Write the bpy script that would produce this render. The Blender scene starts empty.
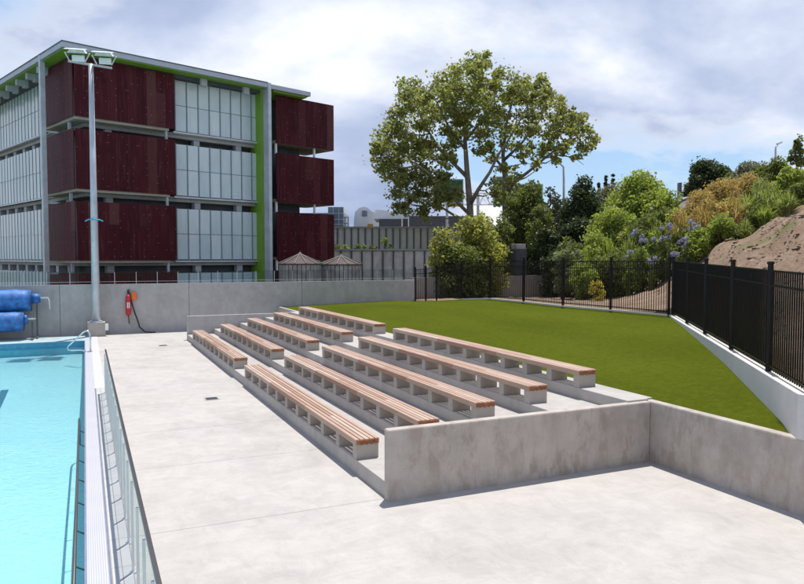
import bpy, math, random
import numpy as np
from mathutils import Vector
random.seed(7); RNG = np.random.default_rng(11)
scene = bpy.context.scene
COL = scene.collection
R = math.radians

# ------------------------------------------------------------------ camera model (photo 804 x 584)
F, CX, CY, H = 703.0, 402.0, 292.0, 4.0
HY, VPX = 258.0, 84.5
PITCH = math.atan((CY - HY) / F)
def _r0(px, py):
    x, y, z = (px - CX) / F, 1.0, -(py - CY) / F
    c, s = math.cos(PITCH), math.sin(PITCH)
    return x, y * c + z * s, -y * s + z * c
_v = _r0(VPX, HY)
YAW = -math.atan2(_v[0], _v[1])          # heading to the right of +Y
SY, CYW = math.sin(YAW), math.cos(YAW)
def ray(px, py):                          # level frame turned into world
    l, d, z = _r0(px, py)
    return Vector((l * CYW + d * SY, -l * SY + d * CYW, z)), l, d
def gz(px, py, z=0.0):
    v, l, d = ray(px, py); t = (z - H) / v.z
    return Vector((v.x * t, v.y * t, z))
def gy(px, py, y):
    v, l, d = ray(px, py); t = y / v.y
    return Vector((v.x * t, y, H + v.z * t))
def pd(px, py, dist):                     # point at a given forward distance
    v, l, d = ray(px, py); t = dist / d
    return Vector((v.x * t, v.y * t, H + v.z * t))
def W(lat, d, z=0.0):
    return Vector((lat * CYW + d * SY, -lat * SY + d * CYW, z))
def ld(p):
    return p.x * CYW - p.y * SY, p.x * SY + p.y * CYW

# ------------------------------------------------------------------ materials
MAT = {}
class N:
    def __init__(s, mat):
        s.t = mat.node_tree; s.n = s.t.nodes; s.l = s.t.links
    def add(s, typ, **kw):
        nd = s.n.new(typ)
        for k, v in kw.items(): setattr(nd, k, v)
        return nd
    def link(s, a, b): s.l.new(a, b)
    def math(s, op, a, b=None, clamp=False):
        nd = s.add('ShaderNodeMath', operation=op); nd.use_clamp = clamp
        for i, v in enumerate((a, b)):
            if v is None: continue
            if isinstance(v, (int, float)): nd.inputs[i].default_value = v
            else: s.link(v, nd.inputs[i])
        return nd.outputs[0]
    def noise(s, vec, scale, detail=4, rough=.55, dist=0):
        nd = s.add('ShaderNodeTexNoise'); nd.inputs['Scale'].default_value = scale
        nd.inputs['Detail'].default_value = detail; nd.inputs['Roughness'].default_value = rough
        nd.inputs['Distortion'].default_value = dist
        s.link(vec, nd.inputs['Vector']); return nd.outputs['Fac']
    def ramp(s, fac, stops):
        nd = s.add('ShaderNodeValToRGB'); e = nd.color_ramp.elements
        while len(e) < len(stops): e.new(.5)
        for el, (p, c) in zip(e, stops):
            el.position = p; el.color = (*c, 1) if len(c) == 3 else c
        s.link(fac, nd.inputs[0]); return nd.outputs[0]
    def mix(s, fac, a, b, mode='MIX'):
        nd = s.add('ShaderNodeMix', data_type='RGBA', blend_type=mode)
        for k, v in ((0, fac), (6, a), (7, b)):
            if isinstance(v, (int, float)): nd.inputs[k].default_value = v
            elif isinstance(v, tuple): nd.inputs[k].default_value = (*v, 1)
            else: s.link(v, nd.inputs[k])
        return nd.outputs[2]
    def mapping(s, vec, scale=(1, 1, 1), loc=(0, 0, 0), rot=(0, 0, 0)):
        nd = s.add('ShaderNodeMapping'); nd.inputs['Scale'].default_value = scale
        nd.inputs['Location'].default_value = loc; nd.inputs['Rotation'].default_value = rot
        s.link(vec, nd.inputs['Vector']); return nd.outputs[0]
    def bump(s, hgt, strength, dist):
        nd = s.add('ShaderNodeBump'); nd.inputs['Strength'].default_value = strength
        nd.inputs['Distance'].default_value = dist
        s.link(hgt, nd.inputs['Height']); return nd.outputs[0]

def newmat(name):
    m = bpy.data.materials.new(name); m.use_nodes = True
    n = N(m); b = n.n['Principled BSDF']
    MAT[name] = m
    pos = n.add('ShaderNodeNewGeometry')
    return m, n, b, pos
def setc(n, b, col):
    if isinstance(col, tuple): b.inputs['Base Color'].default_value = (*col, 1)
    else: n.link(col, b.inputs['Base Color'])

def plain(name, col, rough=.6, metal=0, var=.12, scale=3.0, spec=.5):
    m, n, b, g = newmat(name)
    f = n.noise(g.outputs['Position'], scale, 5)
    lo = tuple(c * (1 - var) for c in col); hi = tuple(min(1, c * (1 + var)) for c in col)
    setc(n, b, n.ramp(f, [(.3, lo), (.7, hi)]))
    b.inputs['Roughness'].default_value = rough; b.inputs['Metallic'].default_value = metal
    b.inputs['Specular IOR Level'].default_value = spec
    return m

def concrete(name, col, stain=.25, streak=.2, joints=None, jointx=None, bumpd=.003, dark=(.6, .56, .5), pour=None, blotch=0):
    m, n, b, g = newmat(name); P = g.outputs['Position']
    big = n.noise(P, .45, 5, .6, .6); mid = n.noise(P, 2.3, 6, .65, .4); fine = n.noise(P, 38, 3, .6)
    c = n.ramp(big, [(.25, tuple(v * (1 - stain) for v in col)), (.5, col), (.78, tuple(min(1, v * (1 + stain * .35)) for v in col))])
    c = n.mix(.55, c, n.ramp(mid, [(.3, (1 - stain * 1.1,) * 3), (.62, (1.0, 1.0, 1.0))]), 'MULTIPLY')
    c = n.mix(.5, c, n.ramp(fine, [(.3, (.86, .86, .86)), (.7, (1, 1, 1))]), 'MULTIPLY')
    if streak:
        sv = n.mapping(P, (2.2, 2.2, .35))
        s1 = n.noise(sv, 1.1, 6, .65, .8)
        c = n.mix(n.ramp(s1, [(.5, (0, 0, 0)), (.74, (streak * 2.2,) * 3)]), c, tuple(col[i] * dark[i] for i in range(3)))
    if blotch:
        # cloudy form-face discolouration, patches about 0.3 m across
        w = n.noise(n.mapping(P, (1.5, 1.5, .7), (7, 2, 4)), 2.4, 8, .66, .3); w2 = n.noise(P, .8, 3)
        c = n.mix(n.math('MULTIPLY', n.ramp(w, [(.47, (0, 0, 0)), (.60, (blotch * 1.5,) * 3)]), n.ramp(w2, [(.35, (.35, .35, .35)), (.65, (1, 1, 1))])), c, tuple(col[i] * (.56, .51, .44)[i] for i in range(3)))
        pits = n.noise(P, 24, 2, .5); c = n.mix(n.ramp(pits, [(.70, (0, 0, 0)), (.74, (.5, .5, .5))]), c, tuple(v * .45 for v in col))
    if pour:
        sc1 = n.noise(n.mapping(P, (1, .6, 1), (11, 5, 0), (0, 0, .6)), 2.1, 9, .72, .6)
        c = n.mix(n.ramp(sc1, [(.46, (0, 0, 0)), (.56, (.22, .22, .22)), (.66, (0, 0, 0))]), c, tuple(min(1, v * 1.22) for v in col))
        sp = n.noise(P, 13, 3, .6); c = n.mix(n.ramp(sp, [(.70, (0, 0, 0)), (.76, (.4, .4, .4))]), c, tuple(v * .5 for v in col))
        # blotchy pale water marks left by washing down
        w = n.noise(n.mapping(P, (.5, 1.6, 1), (3, 1, 0)), 1.2, 7, .7, 1.2)
        c = n.mix(n.ramp(w, [(.5, (0, 0, 0)), (.7, (pour,) * 3)]), c, tuple(v * .8 for v in col))
    h = n.math('ADD', n.math('MULTIPLY', mid, .4), n.math('MULTIPLY', fine, .35))
    if joints:
        sep = n.add('ShaderNodeSeparateXYZ'); n.link(P, sep.inputs[0])
        acc = None
        for axis, lst in (('Y', joints), ('X', jointx or [])):
            for v in lst:
                dd = n.math('ABSOLUTE', n.math('SUBTRACT', sep.outputs[axis], v))
                k = n.math('MULTIPLY', n.math('LESS_THAN', dd, .011), n.math('LESS_THAN', sep.outputs['X'], 4.6))
                acc = k if acc is None else n.math('MAXIMUM', acc, k)
        c = n.mix(n.math('MULTIPLY', acc, .55), c, (.16, .15, .14))
        h = n.math('SUBTRACT', h, acc)
    setc(n, b, c)
    b.inputs['Roughness'].default_value = .82; b.inputs['Specular IOR Level'].default_value = .3
    n.link(n.bump(h, .5, bumpd), b.inputs['Normal'])
    return m

def leafmat(name, cols, trans=.35, rough=.5):
    m, n, b, g = newmat(name)
    rnd = g.outputs['Random Per Island']
    k = len(cols)
    c = n.ramp(rnd, [(i / max(1, k - 1), cc) for i, cc in enumerate(cols)])
    big = n.noise(g.outputs['Position'], .55, 3)
    c = n.mix(.5, c, n.ramp(big, [(.3, (.72, .77, .7)), (.7, (1.12, 1.08, 1.0))]), 'MULTIPLY')
    setc(n, b, c); b.inputs['Roughness'].default_value = rough
    b.inputs['Specular IOR Level'].default_value = .35
    tr = n.add('ShaderNodeBsdfTranslucent')
    n.link(n.mix(1.0, c, (1.25, 1.3, .6), 'MULTIPLY'), tr.inputs[0])
    mx = n.add('ShaderNodeMixShader'); mx.inputs[0].default_value = trans
    n.link(b.outputs[0], mx.inputs[1]); n.link(tr.outputs[0], mx.inputs[2])
    n.link(mx.outputs[0], n.n['Material Output'].inputs[0])
    return m

JY = [10.62, 13.98, 16.95, 20.1, 23.2, 26.4, 29.6, 32.9, 36.2]
concrete('deck_concrete', (.488, .455, .42), .18, 0, joints=JY, jointx=[], bumpd=.002, pour=.55)
concrete('terrace_concrete', (.475, .443, .41), .18, .15)
concrete('wall_concrete', (.53, .468, .412), .26, .2, blotch=.5)
concrete('far_wall_concrete', (.47, .455, .44), .2, .12, blotch=.15)
concrete('ramp_concrete', (.40, .36, .33), .18, .12)
concrete('white_concrete', (.66, .64, .61), .1, .08)
concrete('pier_concrete', (.45, .41, .36), .16, .1)
concrete('old_panel_concrete', (.78, .75, .68), .3, .45)
concrete('upper_panel_concrete', (.68, .69, .69), .2, .15)
concrete('coping_white', (.56, .54, .54), .06, 0)
concrete('wet_edge', (.40, .50, .51), .15, 0)
plain('galvanised', (.52, .56, .60), .45, .35, .12, 2)
plain('steel', (.62, .63, .64), .25, .9, .06, 6)
plain('rail_bronze', (.13, .12, .115), .35, .6, .1)
plain('post_alu', (.66, .68, .68), .4, .5, .06)
plain('fence_black', (.005, .005, .006), .4, 0, .2, 3, .25)
plain('black_rubber', (.02, .02, .022), .6)
plain('dark_grate', (.06, .06, .06), .6)
plain('cover_blue', (.03, .15, .42), .55, 0, .5, 3.5)
plain('cover_blue_edge', (.02, .07, .22), .55, 0, .2)
plain('red_foam', (.55, .025, .035), .5, 0, .12, 8)
plain('white_plastic', (.78, .78, .78), .45)
plain('orange_flag', (.85, .16, .02), .6)
plain('tape_blue', (.05, .35, .55), .5)
plain('lamp_housing', (.74, .77, .77), .45, .05)
plain('lamp_glass', (.05, .055, .06), .1)
plain('roof_metal', (.42, .46, .52), .45, .3, .06, 1)
plain('slab_grey', (.36, .37, .38), .75, 0, .15, 1.2)
plain('mass_dark', (.075, .085, .105), .6, 0, .25, .8)
plain('column_grey', (.40, .43, .46), .6, 0, .12, 1)
plain('lime_green', (.19, .35, .035), .5, 0, .08, 1)
plain('glass_frame', (.20, .24, .28), .5, .2)
plain('dot_pale', (.34, .20, .18), .6)
plain('edge_strip', (.20, .23, .33), .5)
plain('sign_green', (.005, .13, .07), .5, 0, .1)
plain('sign_yellow', (.42, .26, .04), .5)
plain('sign_blue', (.02, .05, .08), .5)
plain('white_paint', (.76, .77, .78), .55, 0, .06, .7)
plain('white_sheet', (.72, .74, .77), .6, 0, .08, .4)
plain('dark_cladding', (.065, .07, .08), .5, 0, .2)
plain('blue_glass', (.12, .17, .22), .15, 0, .2, .3, 1.0)
plain('rib_steel', (.10, .11, .115), .6, 0, .2)
plain('tank_roof', (.075, .05, .045), .75, 0, .3, 2)
plain('tank_ridge', (.20, .165, .15), .7)
plain('house_roof', (.33, .33, .33), .7)
plain('weathered_slat', (.34, .32, .30), .8, 0, .3, 1.5)
plain('bark', (.24, .205, .165), .9, 0, .35, 3)
plain('bark_dark', (.10, .08, .06), .9, 0, .3, 3)
plain('stalk', (.10, .15, .05), .7)

def wood():
    m, n, b, g = newmat('timber')
    P = g.outputs['Position']
    rnd = g.outputs['Random Per Island']
    c = n.ramp(rnd, [(0, (.30, .165, .11)), (.25, (.43, .27, .195)), (.5, (.53, .385, .29)), (.75, (.38, .225, .155)), (1, (.60, .48, .39))])
    gr = n.noise(n.mapping(P, (30, 1.2, 30)), 1.5, 6, .7, .3)
    c = n.mix(.6, c, n.ramp(gr, [(.3, (.72, .68, .64)), (.7, (1.08, 1.08, 1.08))]), 'MULTIPLY')
    oi = n.add('ShaderNodeObjectInfo')
    c = n.mix(.35, c, n.ramp(n.noise(P, 1.1, 4), [(.35, (.75, .72, .7)), (.65, (1.1, 1.1, 1.12))]), 'MULTIPLY')
    setc(n, b, c); b.inputs['Roughness'].default_value = .62
    n.link(n.bump(gr, .3, .002), b.inputs['Normal'])
    m, n, b, g = newmat('timber_end')
    c = n.ramp(n.noise(g.outputs['Position'], 14, 5, .7), [(.3, (.16, .05, .02)), (.55, (.33, .115, .045)), (.75, (.48, .22, .10))])
    setc(n, b, c); b.inputs['Roughness'].default_value = .7
wood()

def turf():
    m, n, b, g = newmat('turf'); P = g.outputs['Position']
    big = n.noise(n.mapping(P, (1, .35, 1), (0, 0, 0), (0, 0, .5)), .5, 4); fine = n.noise(P, 55, 4, .7); mid = n.noise(P, 7, 4, .6)
    c = n.ramp(big, [(.3, (.071, .089, .006)), (.7, (.094, .114, .009))])
    c = n.mix(.6, c, n.ramp(mid, [(.3, (.72, .73, .7)), (.7, (1.16, 1.15, 1.12))]), 'MULTIPLY')
    c = n.mix(.8, c, n.ramp(fine, [(.3, (.55, .58, .5)), (.7, (1.3, 1.3, 1.2))]), 'MULTIPLY')
    setc(n, b, c); b.inputs['Roughness'].default_value = .95; b.inputs['Specular IOR Level'].default_value = .03
    n.link(n.bump(n.math('ADD', fine, mid), 1.0, .015), b.inputs['Normal'])
turf()
def soil():
    m, n, b, g = newmat('soil'); P = g.outputs['Position']
    big = n.noise(P, .5, 6, .7, .4); fine = n.noise(P, 6, 8, .75); rock = n.noise(P, 1.8, 5, .6, 1.)
    c = n.ramp(big, [(.28, (.22, .148, .10)), (.5, (.315, .225, .16)), (.7, (.40, .305, .23))])
    c = n.mix(.8, c, n.ramp(fine, [(.3, (.68, .66, .64)), (.65, (1.12, 1.1, 1.08))]), 'MULTIPLY')
    gm = n.ramp(n.noise(P, .33, 5, .65), [(.56, (0, 0, 0)), (.66, (.55, .55, .55))])
    c = n.mix(gm, c, (.12, .15, .045))
    setc(n, b, c); b.inputs['Roughness'].default_value = .95; b.inputs['Specular IOR Level'].default_value = .1
    n.link(n.bump(n.math('ADD', fine, rock), 1.0, .1), b.inputs['Normal'])
    m, n, b, g = newmat('rough_ground')
    c = n.ramp(n.noise(g.outputs['Position'], .12, 6, .7), [(.3, (.07, .085, .04)), (.5, (.12, .12, .07)), (.7, (.16, .145, .11))])
    setc(n, b, c); b.inputs['Roughness'].default_value = .95
soil()
def tiles():
    m, n, b, g = newmat('white_tile'); P = g.outputs['Position']
    br = n.add('ShaderNodeTexBrick'); br.offset = 0; br.squash = 1
    br.inputs['Scale'].default_value = 1; br.inputs['Brick Width'].default_value = .125; br.inputs['Row Height'].default_value = 1.0
    br.inputs['Mortar Size'].default_value = .006
    br.inputs['Color1'].default_value = (.60, .58, .56, 1); br.inputs['Color2'].default_value = (.53, .51, .50, 1); br.inputs['Mortar'].default_value = (.30, .29, .28, 1)
    n.link(n.mapping(P, (1, 1, 1), (.01, .38, 0)), br.inputs['Vector'])
    c = n.mix(.5, br.outputs['Color'], n.ramp(n.noise(P, 3, 5), [(.3, (.85, .85, .85)), (.7, (1.05, 1.05, 1.05))]), 'MULTIPLY')
    setc(n, b, c); b.inputs['Roughness'].default_value = .4
    m, n, b, g = newmat('pool_tile'); P = g.outputs['Position']
    br = n.add('ShaderNodeTexBrick'); br.offset = 0
    br.inputs['Scale'].default_value = 1; br.inputs['Brick Width'].default_value = .3; br.inputs['Row Height'].default_value = .3
    br.inputs['Mortar Size'].default_value = .005
    br.inputs['Color1'].default_value = (.53, .725, .745, 1); br.inputs['Color2'].default_value = (.51, .715, .74, 1); br.inputs['Mortar'].default_value = (.56, .74, .755, 1)
    n.link(P, br.inputs['Vector'])
    c = n.mix(.5, br.outputs['Color'], n.ramp(n.noise(P, .8, 5), [(.3, (.88, .93, .95)), (.7, (1.05, 1.03, 1.02))]), 'MULTIPLY')
    setc(n, b, c); b.inputs['Roughness'].default_value = .4
    plain('pool_wall_tile', (.16, .52, .64), .35, 0, .12, 4)
    plain('pool_band_tile', (.05, .26, .42), .3, 0, .15, 5)
    plain('lane_tile', (.012, .11, .19), .4)
    # ribbed drain grate over the overflow channel
    m, n, b, g = newmat('overflow_grate'); P = g.outputs['Position']
    wv = n.add('ShaderNodeTexWave', wave_type='BANDS', bands_direction='X'); wv.inputs['Scale'].default_value = 11
    n.link(P, wv.inputs['Vector'])
    c = n.mix(.6, (.54, .535, .56), n.ramp(wv.outputs['Fac'], [(.1, (.55, .55, .6)), (.4, (1, 1, 1))]), 'MULTIPLY')
    c = n.mix(.5, c, n.ramp(n.noise(P, 1.3, 5), [(.3, (.88, .88, .9)), (.7, (1, 1, 1))]), 'MULTIPLY')
    setc(n, b, c); b.inputs['Roughness'].default_value = .5
tiles()
def water():
    m, n, b, g = newmat('water'); P = g.outputs['Position']
    n.n.remove(b)
    h = n.math('ADD', n.noise(n.mapping(P, (1, 1, 1)), 6.5, 5, .65, 1.0), n.math('MULTIPLY', n.noise(P, 24, 3, .5), .4))
    bm = n.bump(h, .45, .04)
    tr = n.add('ShaderNodeBsdfTransparent'); tr.inputs[0].default_value = (.77, .955, .975, 1)
    gl = n.add('ShaderNodeBsdfGlossy'); gl.inputs['Roughness'].default_value = .03
    n.link(bm, gl.inputs['Normal'])
    fr = n.add('ShaderNodeFresnel'); fr.inputs['IOR'].default_value = 1.33; n.link(bm, fr.inputs['Normal'])
    # refracted floor wobble reads as fine cyan ripples
    mx = n.add('ShaderNodeMixShader'); n.link(n.math('MULTIPLY', fr.outputs[0], 1.0, True), mx.inputs[0])
    n.link(tr.outputs[0], mx.inputs[1]); n.link(gl.outputs[0], mx.inputs[2])
    n.link(mx.outputs[0], n.n['Material Output'].inputs[0])
water()
def clear_glass(name, tint, refl=1.0):
    m, n, b, g = newmat(name); n.n.remove(b)
    tr = n.add('ShaderNodeBsdfTransparent'); tr.inputs[0].default_value = (*tint, 1)
    gl = n.add('ShaderNodeBsdfGlossy'); gl.inputs['Roughness'].default_value = .01
    fr = n.add('ShaderNodeFresnel'); fr.inputs['IOR'].default_value = 1.4
    mx = n.add('ShaderNodeMixShader'); n.link(n.math('MULTIPLY', fr.outputs[0], refl, True), mx.inputs[0])
    n.link(tr.outputs[0], mx.inputs[1]); n.link(gl.outputs[0], mx.inputs[2])
    n.link(mx.outputs[0], n.n['Material Output'].inputs[0])
clear_glass('fence_glass', (.93, .965, .96), .22)
clear_glass('balustrade_glass', (.86, .90, .90), .5)
def screens():
    m, n, b, g = newmat('maroon_screen'); P = g.outputs['Position']
    rnd = g.outputs['Random Per Island']
    c = n.ramp(rnd, [(0, (.050, .008, .013)), (.35, (.070, .010, .016)), (.7, (.060, .009, .015)), (.9, (.080, .016, .021)), (1, (.13, .055, .048))])
    st = n.noise(n.mapping(P, (5, 5, .35)), 1.6, 6, .7)
    c = n.mix(n.ramp(st, [(.50, (0, 0, 0)), (.68, (.55, .55, .55))]), c, (.13, .048, .042))
    c = n.mix(.5, c, n.ramp(n.noise(P, .9, 5, .6), [(.3, (.7, .7, .72)), (.7, (1.15, 1.1, 1.1))]), 'MULTIPLY')
    vo = n.add('ShaderNodeTexVoronoi'); vo.inputs['Scale'].default_value = 5.5; vo.inputs['Randomness'].default_value = .15; n.link(P, vo.inputs['Vector']); b.inputs['Specular IOR Level'].default_value = .1
    c = n.mix(n.ramp(vo.outputs['Distance'], [(.10, (.55, .55, .55)), (.22, (0, 0, 0))]), c, (.012, .004, .006))
    setc(n, b, c); b.inputs['Roughness'].default_value = .5
    m, n, b, g = newmat('louvre_glass'); P = g.outputs['Position']
    c = n.ramp(g.outputs['Random Per Island'], [(0, (.52, .63, .67)), (.5, (.57, .68, .71)), (1, (.63, .73, .75))])
    c = n.mix(.6, c, n.ramp(n.noise(n.mapping(P, (3, 3, .8)), .9, 5, .65), [(.3, (.78, .83, .85)), (.7, (1.04, 1.04, 1.04))]), 'MULTIPLY')
    setc(n, b, c); b.inputs['Roughness'].default_value = .18; b.inputs['Specular IOR Level'].default_value = .7
screens()
leafmat('leaf_plane', [(0.21, 0.225, 0.085), (0.29, 0.3, 0.12), (0.16, 0.175, 0.065), (0.38, 0.385, 0.2), (0.24, 0.255, 0.1)], 0.55)
leafmat('leaf_yellow', [(0.3, 0.3, 0.09), (0.38, 0.37, 0.14), (0.23, 0.24, 0.065), (0.44, 0.42, 0.19)], 0.6)
leafmat('leaf_dark', [(0.034, 0.056, 0.026), (0.052, 0.075, 0.032), (0.04, 0.062, 0.028), (0.1, 0.125, 0.05)], 0.35)
leafmat('leaf_olive', [(0.14, 0.175, 0.055), (0.19, 0.215, 0.07), (0.11, 0.14, 0.05), (0.26, 0.27, 0.11)], 0.5)
leafmat('leaf_grey', [(0.17, 0.18, 0.13), (0.23, 0.23, 0.18), (0.14, 0.15, 0.11), (0.28, 0.27, 0.22)], 0.4)
leafmat('leaf_bright', [(0.25, 0.31, 0.08), (0.32, 0.37, 0.11), (0.2, 0.26, 0.06), (0.4, 0.43, 0.16)], 0.58)
leafmat('leaf_pale', [(0.2, 0.24, 0.14), (0.26, 0.29, 0.18), (0.16, 0.2, 0.1)], 0.4)
leafmat('leaf_orange', [(.42, .26, .13), (.50, .32, .16), (.34, .24, .11), (.29, .28, .11), (.58, .41, .24)], .5)
leafmat('leaf_flax', [(0.22, 0.27, 0.09), (0.28, 0.32, 0.11), (0.17, 0.22, 0.07), (0.42, 0.41, 0.22)], 0.5)
leafmat('petal_lilac', [(.30, .30, .58), (.38, .38, .66), (.24, .25, .5), (.48, .47, .70)], .3)
leafmat('petal_yellow', [(.5, .42, .05), (.6, .5, .1)], .3)

# ------------------------------------------------------------------ mesh helpers
ORG = {}
class MB:
    def __init__(s): s.v = []; s.f = []; s.mi = []
    def _add(s, vs, fs, mi=0):
        o = len(s.v); s.v += [tuple(v) for v in vs]; s.f += [tuple(i + o for i in f) for f in fs]; s.mi += [mi] * len(fs)
    BF = [(0, 3, 2, 1), (4, 5, 6, 7), (0, 1, 5, 4), (1, 2, 6, 5), (2, 3, 7, 6), (3, 0, 4, 7)]
    def box(s, x0, x1, y0, y1, z0, z1, mi=0):
        s._add([(x0, y0, z0), (x1, y0, z0), (x1, y1, z0), (x0, y1, z0), (x0, y0, z1), (x1, y0, z1), (x1, y1, z1), (x0, y1, z1)], MB.BF, mi)
    def obox(s, o, a, b, c, mi=0):       # corner + three edge vectors
        o, a, b, c = map(Vector, (o, a, b, c))
        if a.cross(b).dot(c) < 0: a, b = b, a
        s._add([o, o + a, o + a + b, o + b, o + c, o + a + c, o + a + b + c, o + b + c], MB.BF, mi)
    def cbox(s, x0, x1, y0, y1, z0, z1, e=.01, mi=0):   # box with chamfered top edges
        vs = [(x0, y0, z0), (x1, y0, z0), (x1, y1, z0), (x0, y1, z0), (x0, y0, z1 - e), (x1, y0, z1 - e), (x1, y1, z1 - e), (x0, y1, z1 - e),
              (x0 + e, y0 + e, z1), (x1 - e, y0 + e, z1), (x1 - e, y1 - e, z1), (x0 + e, y1 - e, z1)]
        fs = [(0, 3, 2, 1), (8, 9, 10, 11)] + [(i, (i + 1) % 4, (i + 1) % 4 + 4, i + 4) for i in range(4)] + [(i + 4, (i + 1) % 4 + 4, (i + 1) % 4 + 8, i + 8) for i in range(4)]
        s._add(vs, fs, mi)
    def quad(s, *p, mi=0): s._add(p, [tuple(range(len(p)))], mi)
    def tube(s, pts, rad, n=8, mi=0, caps=True):
        pts = [Vector(p) for p in pts]
        if not isinstance(rad, (list, tuple)): rad = [rad] * len(pts)
        vs = []; prev = None
        for i, p in enumerate(pts):
            t = (pts[min(i + 1, len(pts) - 1)] - pts[max(i - 1, 0)])
            t = t.normalized() if t.length > 1e-9 else Vector((0, 0, 1))
            ref = prev if prev is not None else (Vector((1, 0, 0)) if abs(t.x) < .8 else Vector((0, 1, 0)))
            a = (ref - t * ref.dot(t)).normalized(); prev = a; bb = t.cross(a)
            for k in range(n):
                q = 2 * math.pi * k / n
                vs.append(p + (a * math.cos(q) + bb * math.sin(q)) * rad[i])
        fs = []
        for i in range(len(pts) - 1):
            for k in range(n):
                fs.append((i * n + k, i * n + (k + 1) % n, (i + 1) * n + (k + 1) % n, (i + 1) * n + k))
        if caps:
            fs.append(tuple(reversed(range(n)))); fs.append(tuple((len(pts) - 1) * n + k for k in range(n)))
        s._add(vs, fs, mi)
    def build(s, name, mat, parent=None, org=None, smooth=False, bevel=0):
        if parent is not None: org = ORG[parent.name]
        org = Vector(org) if org is not None else Vector((0, 0, 0))
        me = bpy.data.meshes.new(name)
        me.from_pydata([tuple(Vector(v) - org) for v in s.v], [], s.f)
        mats = mat if isinstance(mat, (list, tuple)) else [mat]
        for q in mats: me.materials.append(MAT[q])
        if len(mats) > 1: me.polygons.foreach_set('material_index', s.mi)
        if smooth: me.polygons.foreach_set('use_smooth', [True] * len(me.polygons))
        me.update()
        o = bpy.data.objects.new(name, me); COL.objects.link(o)
        if parent is not None: o.parent = parent
        else: o.location = org
        if bevel:
            bv = o.modifiers.new('bevel', 'BEVEL'); bv.width = bevel; bv.segments = 2; bv.limit_method = 'ANGLE'
        ORG[o.name] = org
        return o
def tag(o, label, cat, group=None):
    o['label'] = label; o['category'] = cat
    if group: o['group'] = group
    return o
def empty(name, loc, label, cat, group=None):
    o = bpy.data.objects.new(name, None); COL.objects.link(o); o.location = loc
    o.empty_display_size = .3; ORG[o.name] = Vector(loc)
    return tag(o, label, cat, group)
def kind(o, k='structure'): o['kind'] = k; return o
def copy_tree(o, parent=None):
    c = o.copy(); COL.objects.link(c)
    if parent is not None: c.parent = parent
    for ch in list(o.children): copy_tree(ch, c)
    return c

# ------------------------------------------------------------------ ground, deck, pool
m = MB(); S = 900
m.quad((-S, -S, -1.75), (S, -S, -1.75), (S, S, -1.75), (-S, S, -1.75)); kind(m.build('ground', 'rough_ground'))
PX1, PX0, PY1, PY0 = -.05, -26.0, 37.2, -14.0
m = MB()
m.box(.5, 10.1, -16, 40.0, -.3, 0)                     # right of pool
m.box(-27, .5, 39.55, 40.0, -.3, 0)                    # strip under the far wall
m.box(10.1, 24, -16, 4.0, -.3, -.006)
kind(m.build('deck', 'deck_concrete'))
m = MB()
m.box(PX0 - 2, .24, PY1, 39.55, -.3, .012)
kind(m.build('pool_edge', 'wet_edge'))
m = MB(); m.box(PX1 - .03, PX1 - .001, PY0, PY1 - .03, -.3, .004); kind(m.build('pool_edge_strip', 'edge_strip'))
m = MB(); m.box(PX1, .205, PY0, PY1, -.4, .01)
kind(m.build('overflow_channel', 'overflow_grate'))
m = MB(); m.box(.205, .232, PY0, 23.3, -.4, -.012); kind(m.build('edge_groove', 'edge_strip'))
m = MB(); m.box(.232, .5, PY0, 23.3, -.3, .008); kind(m.build('tile_path', 'white_tile'))
m = MB(); m.box(.205, .5, 23.3, PY1, -.3, .012); m.box(.24, .5, PY1, 39.55, -.3, .012); kind(m.build('tile_path_far', 'coping_white'))
WL = -.2; FL = -.62; FN = -1.35
m = MB(); m.quad((PX0, PY0, FN), (PX1, PY0, FN), (PX1, 14, FN), (PX0, 14, FN)); m.quad((PX0, 14, FN), (PX1, 14, FN), (PX1, 31, FL), (PX0, 31, FL)); m.quad((PX0, 31, FL), (PX1, 31, FL), (PX1, PY1, FL), (PX0, PY1, FL)); kind(m.build('pool_floor', 'pool_tile'))
m = MB()
m.quad((PX1 - .002, PY0, FN), (PX1 - .002, PY0, -.3), (PX1 - .002, PY1, -.3), (PX1 - .002, PY1, FN))
m.quad((PX1, PY1 - .002, FL), (PX1, PY1 - .002, -.3), (PX0, PY1 - .002, -.3), (PX0, PY1 - .002, FL))
m.quad((PX0, PY1, FN), (PX0, PY1, 0), (PX0, PY0, 0), (PX0, PY0, FN))
kind(m.build('pool_wall', 'pool_wall_tile'))
m = MB()
m.box(PX0, PX1 - .031, PY1 - .02, PY1 - .002, -.3, -.004)
kind(m.build('waterline_band', 'pool_band_tile'))
m = MB(); m.quad((PX0, PY0, WL), (PX1 - .031, PY0, WL), (PX1 - .031, PY1 - .02, WL), (PX0, PY1 - .02, WL)); kind(m.build('water', 'water'))
# lane line on the floor
def floorz(y): return FN + (FL - FN) * min(1, max(0, (y - 14) / 17))
a = gz(9, 396, -.95); m = MB(); fa, fb = floorz(a.y - 11) + .006, floorz(a.y) + .006
m.quad((a.x - .24, max(14, a.y - 11), fa), (a.x, max(14, a.y - 11), fa), (a.x, a.y, fb), (a.x - .24, a.y, fb))
kind(m.build('lane_marking', 'lane_tile'))

# submerged ramp rail beside the wall
m = MB()
rx = -.2
o = empty('pool_handrail', (rx, 12, WL), 'slim dark handrail running through the pool water close to its white edge', 'handrail')
m.tube([(rx, 1.0, .02), (rx, 18.9, .02), (rx, 19.2, -.02), (rx, 19.3, -.2), (rx, 19.3, -.7)], .024, 8); m.build('rail', 'rail_bronze', o, smooth=True)
for k in range(13):
    y = 2.1 + 1.4 * k; m = MB(); m.tube([(rx, y, 0), (rx, y, -.25), (PX1 - .03, y, -.32)], .014, 6); m.build('bracket', 'rail_bronze', o, smooth=True)

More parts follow.
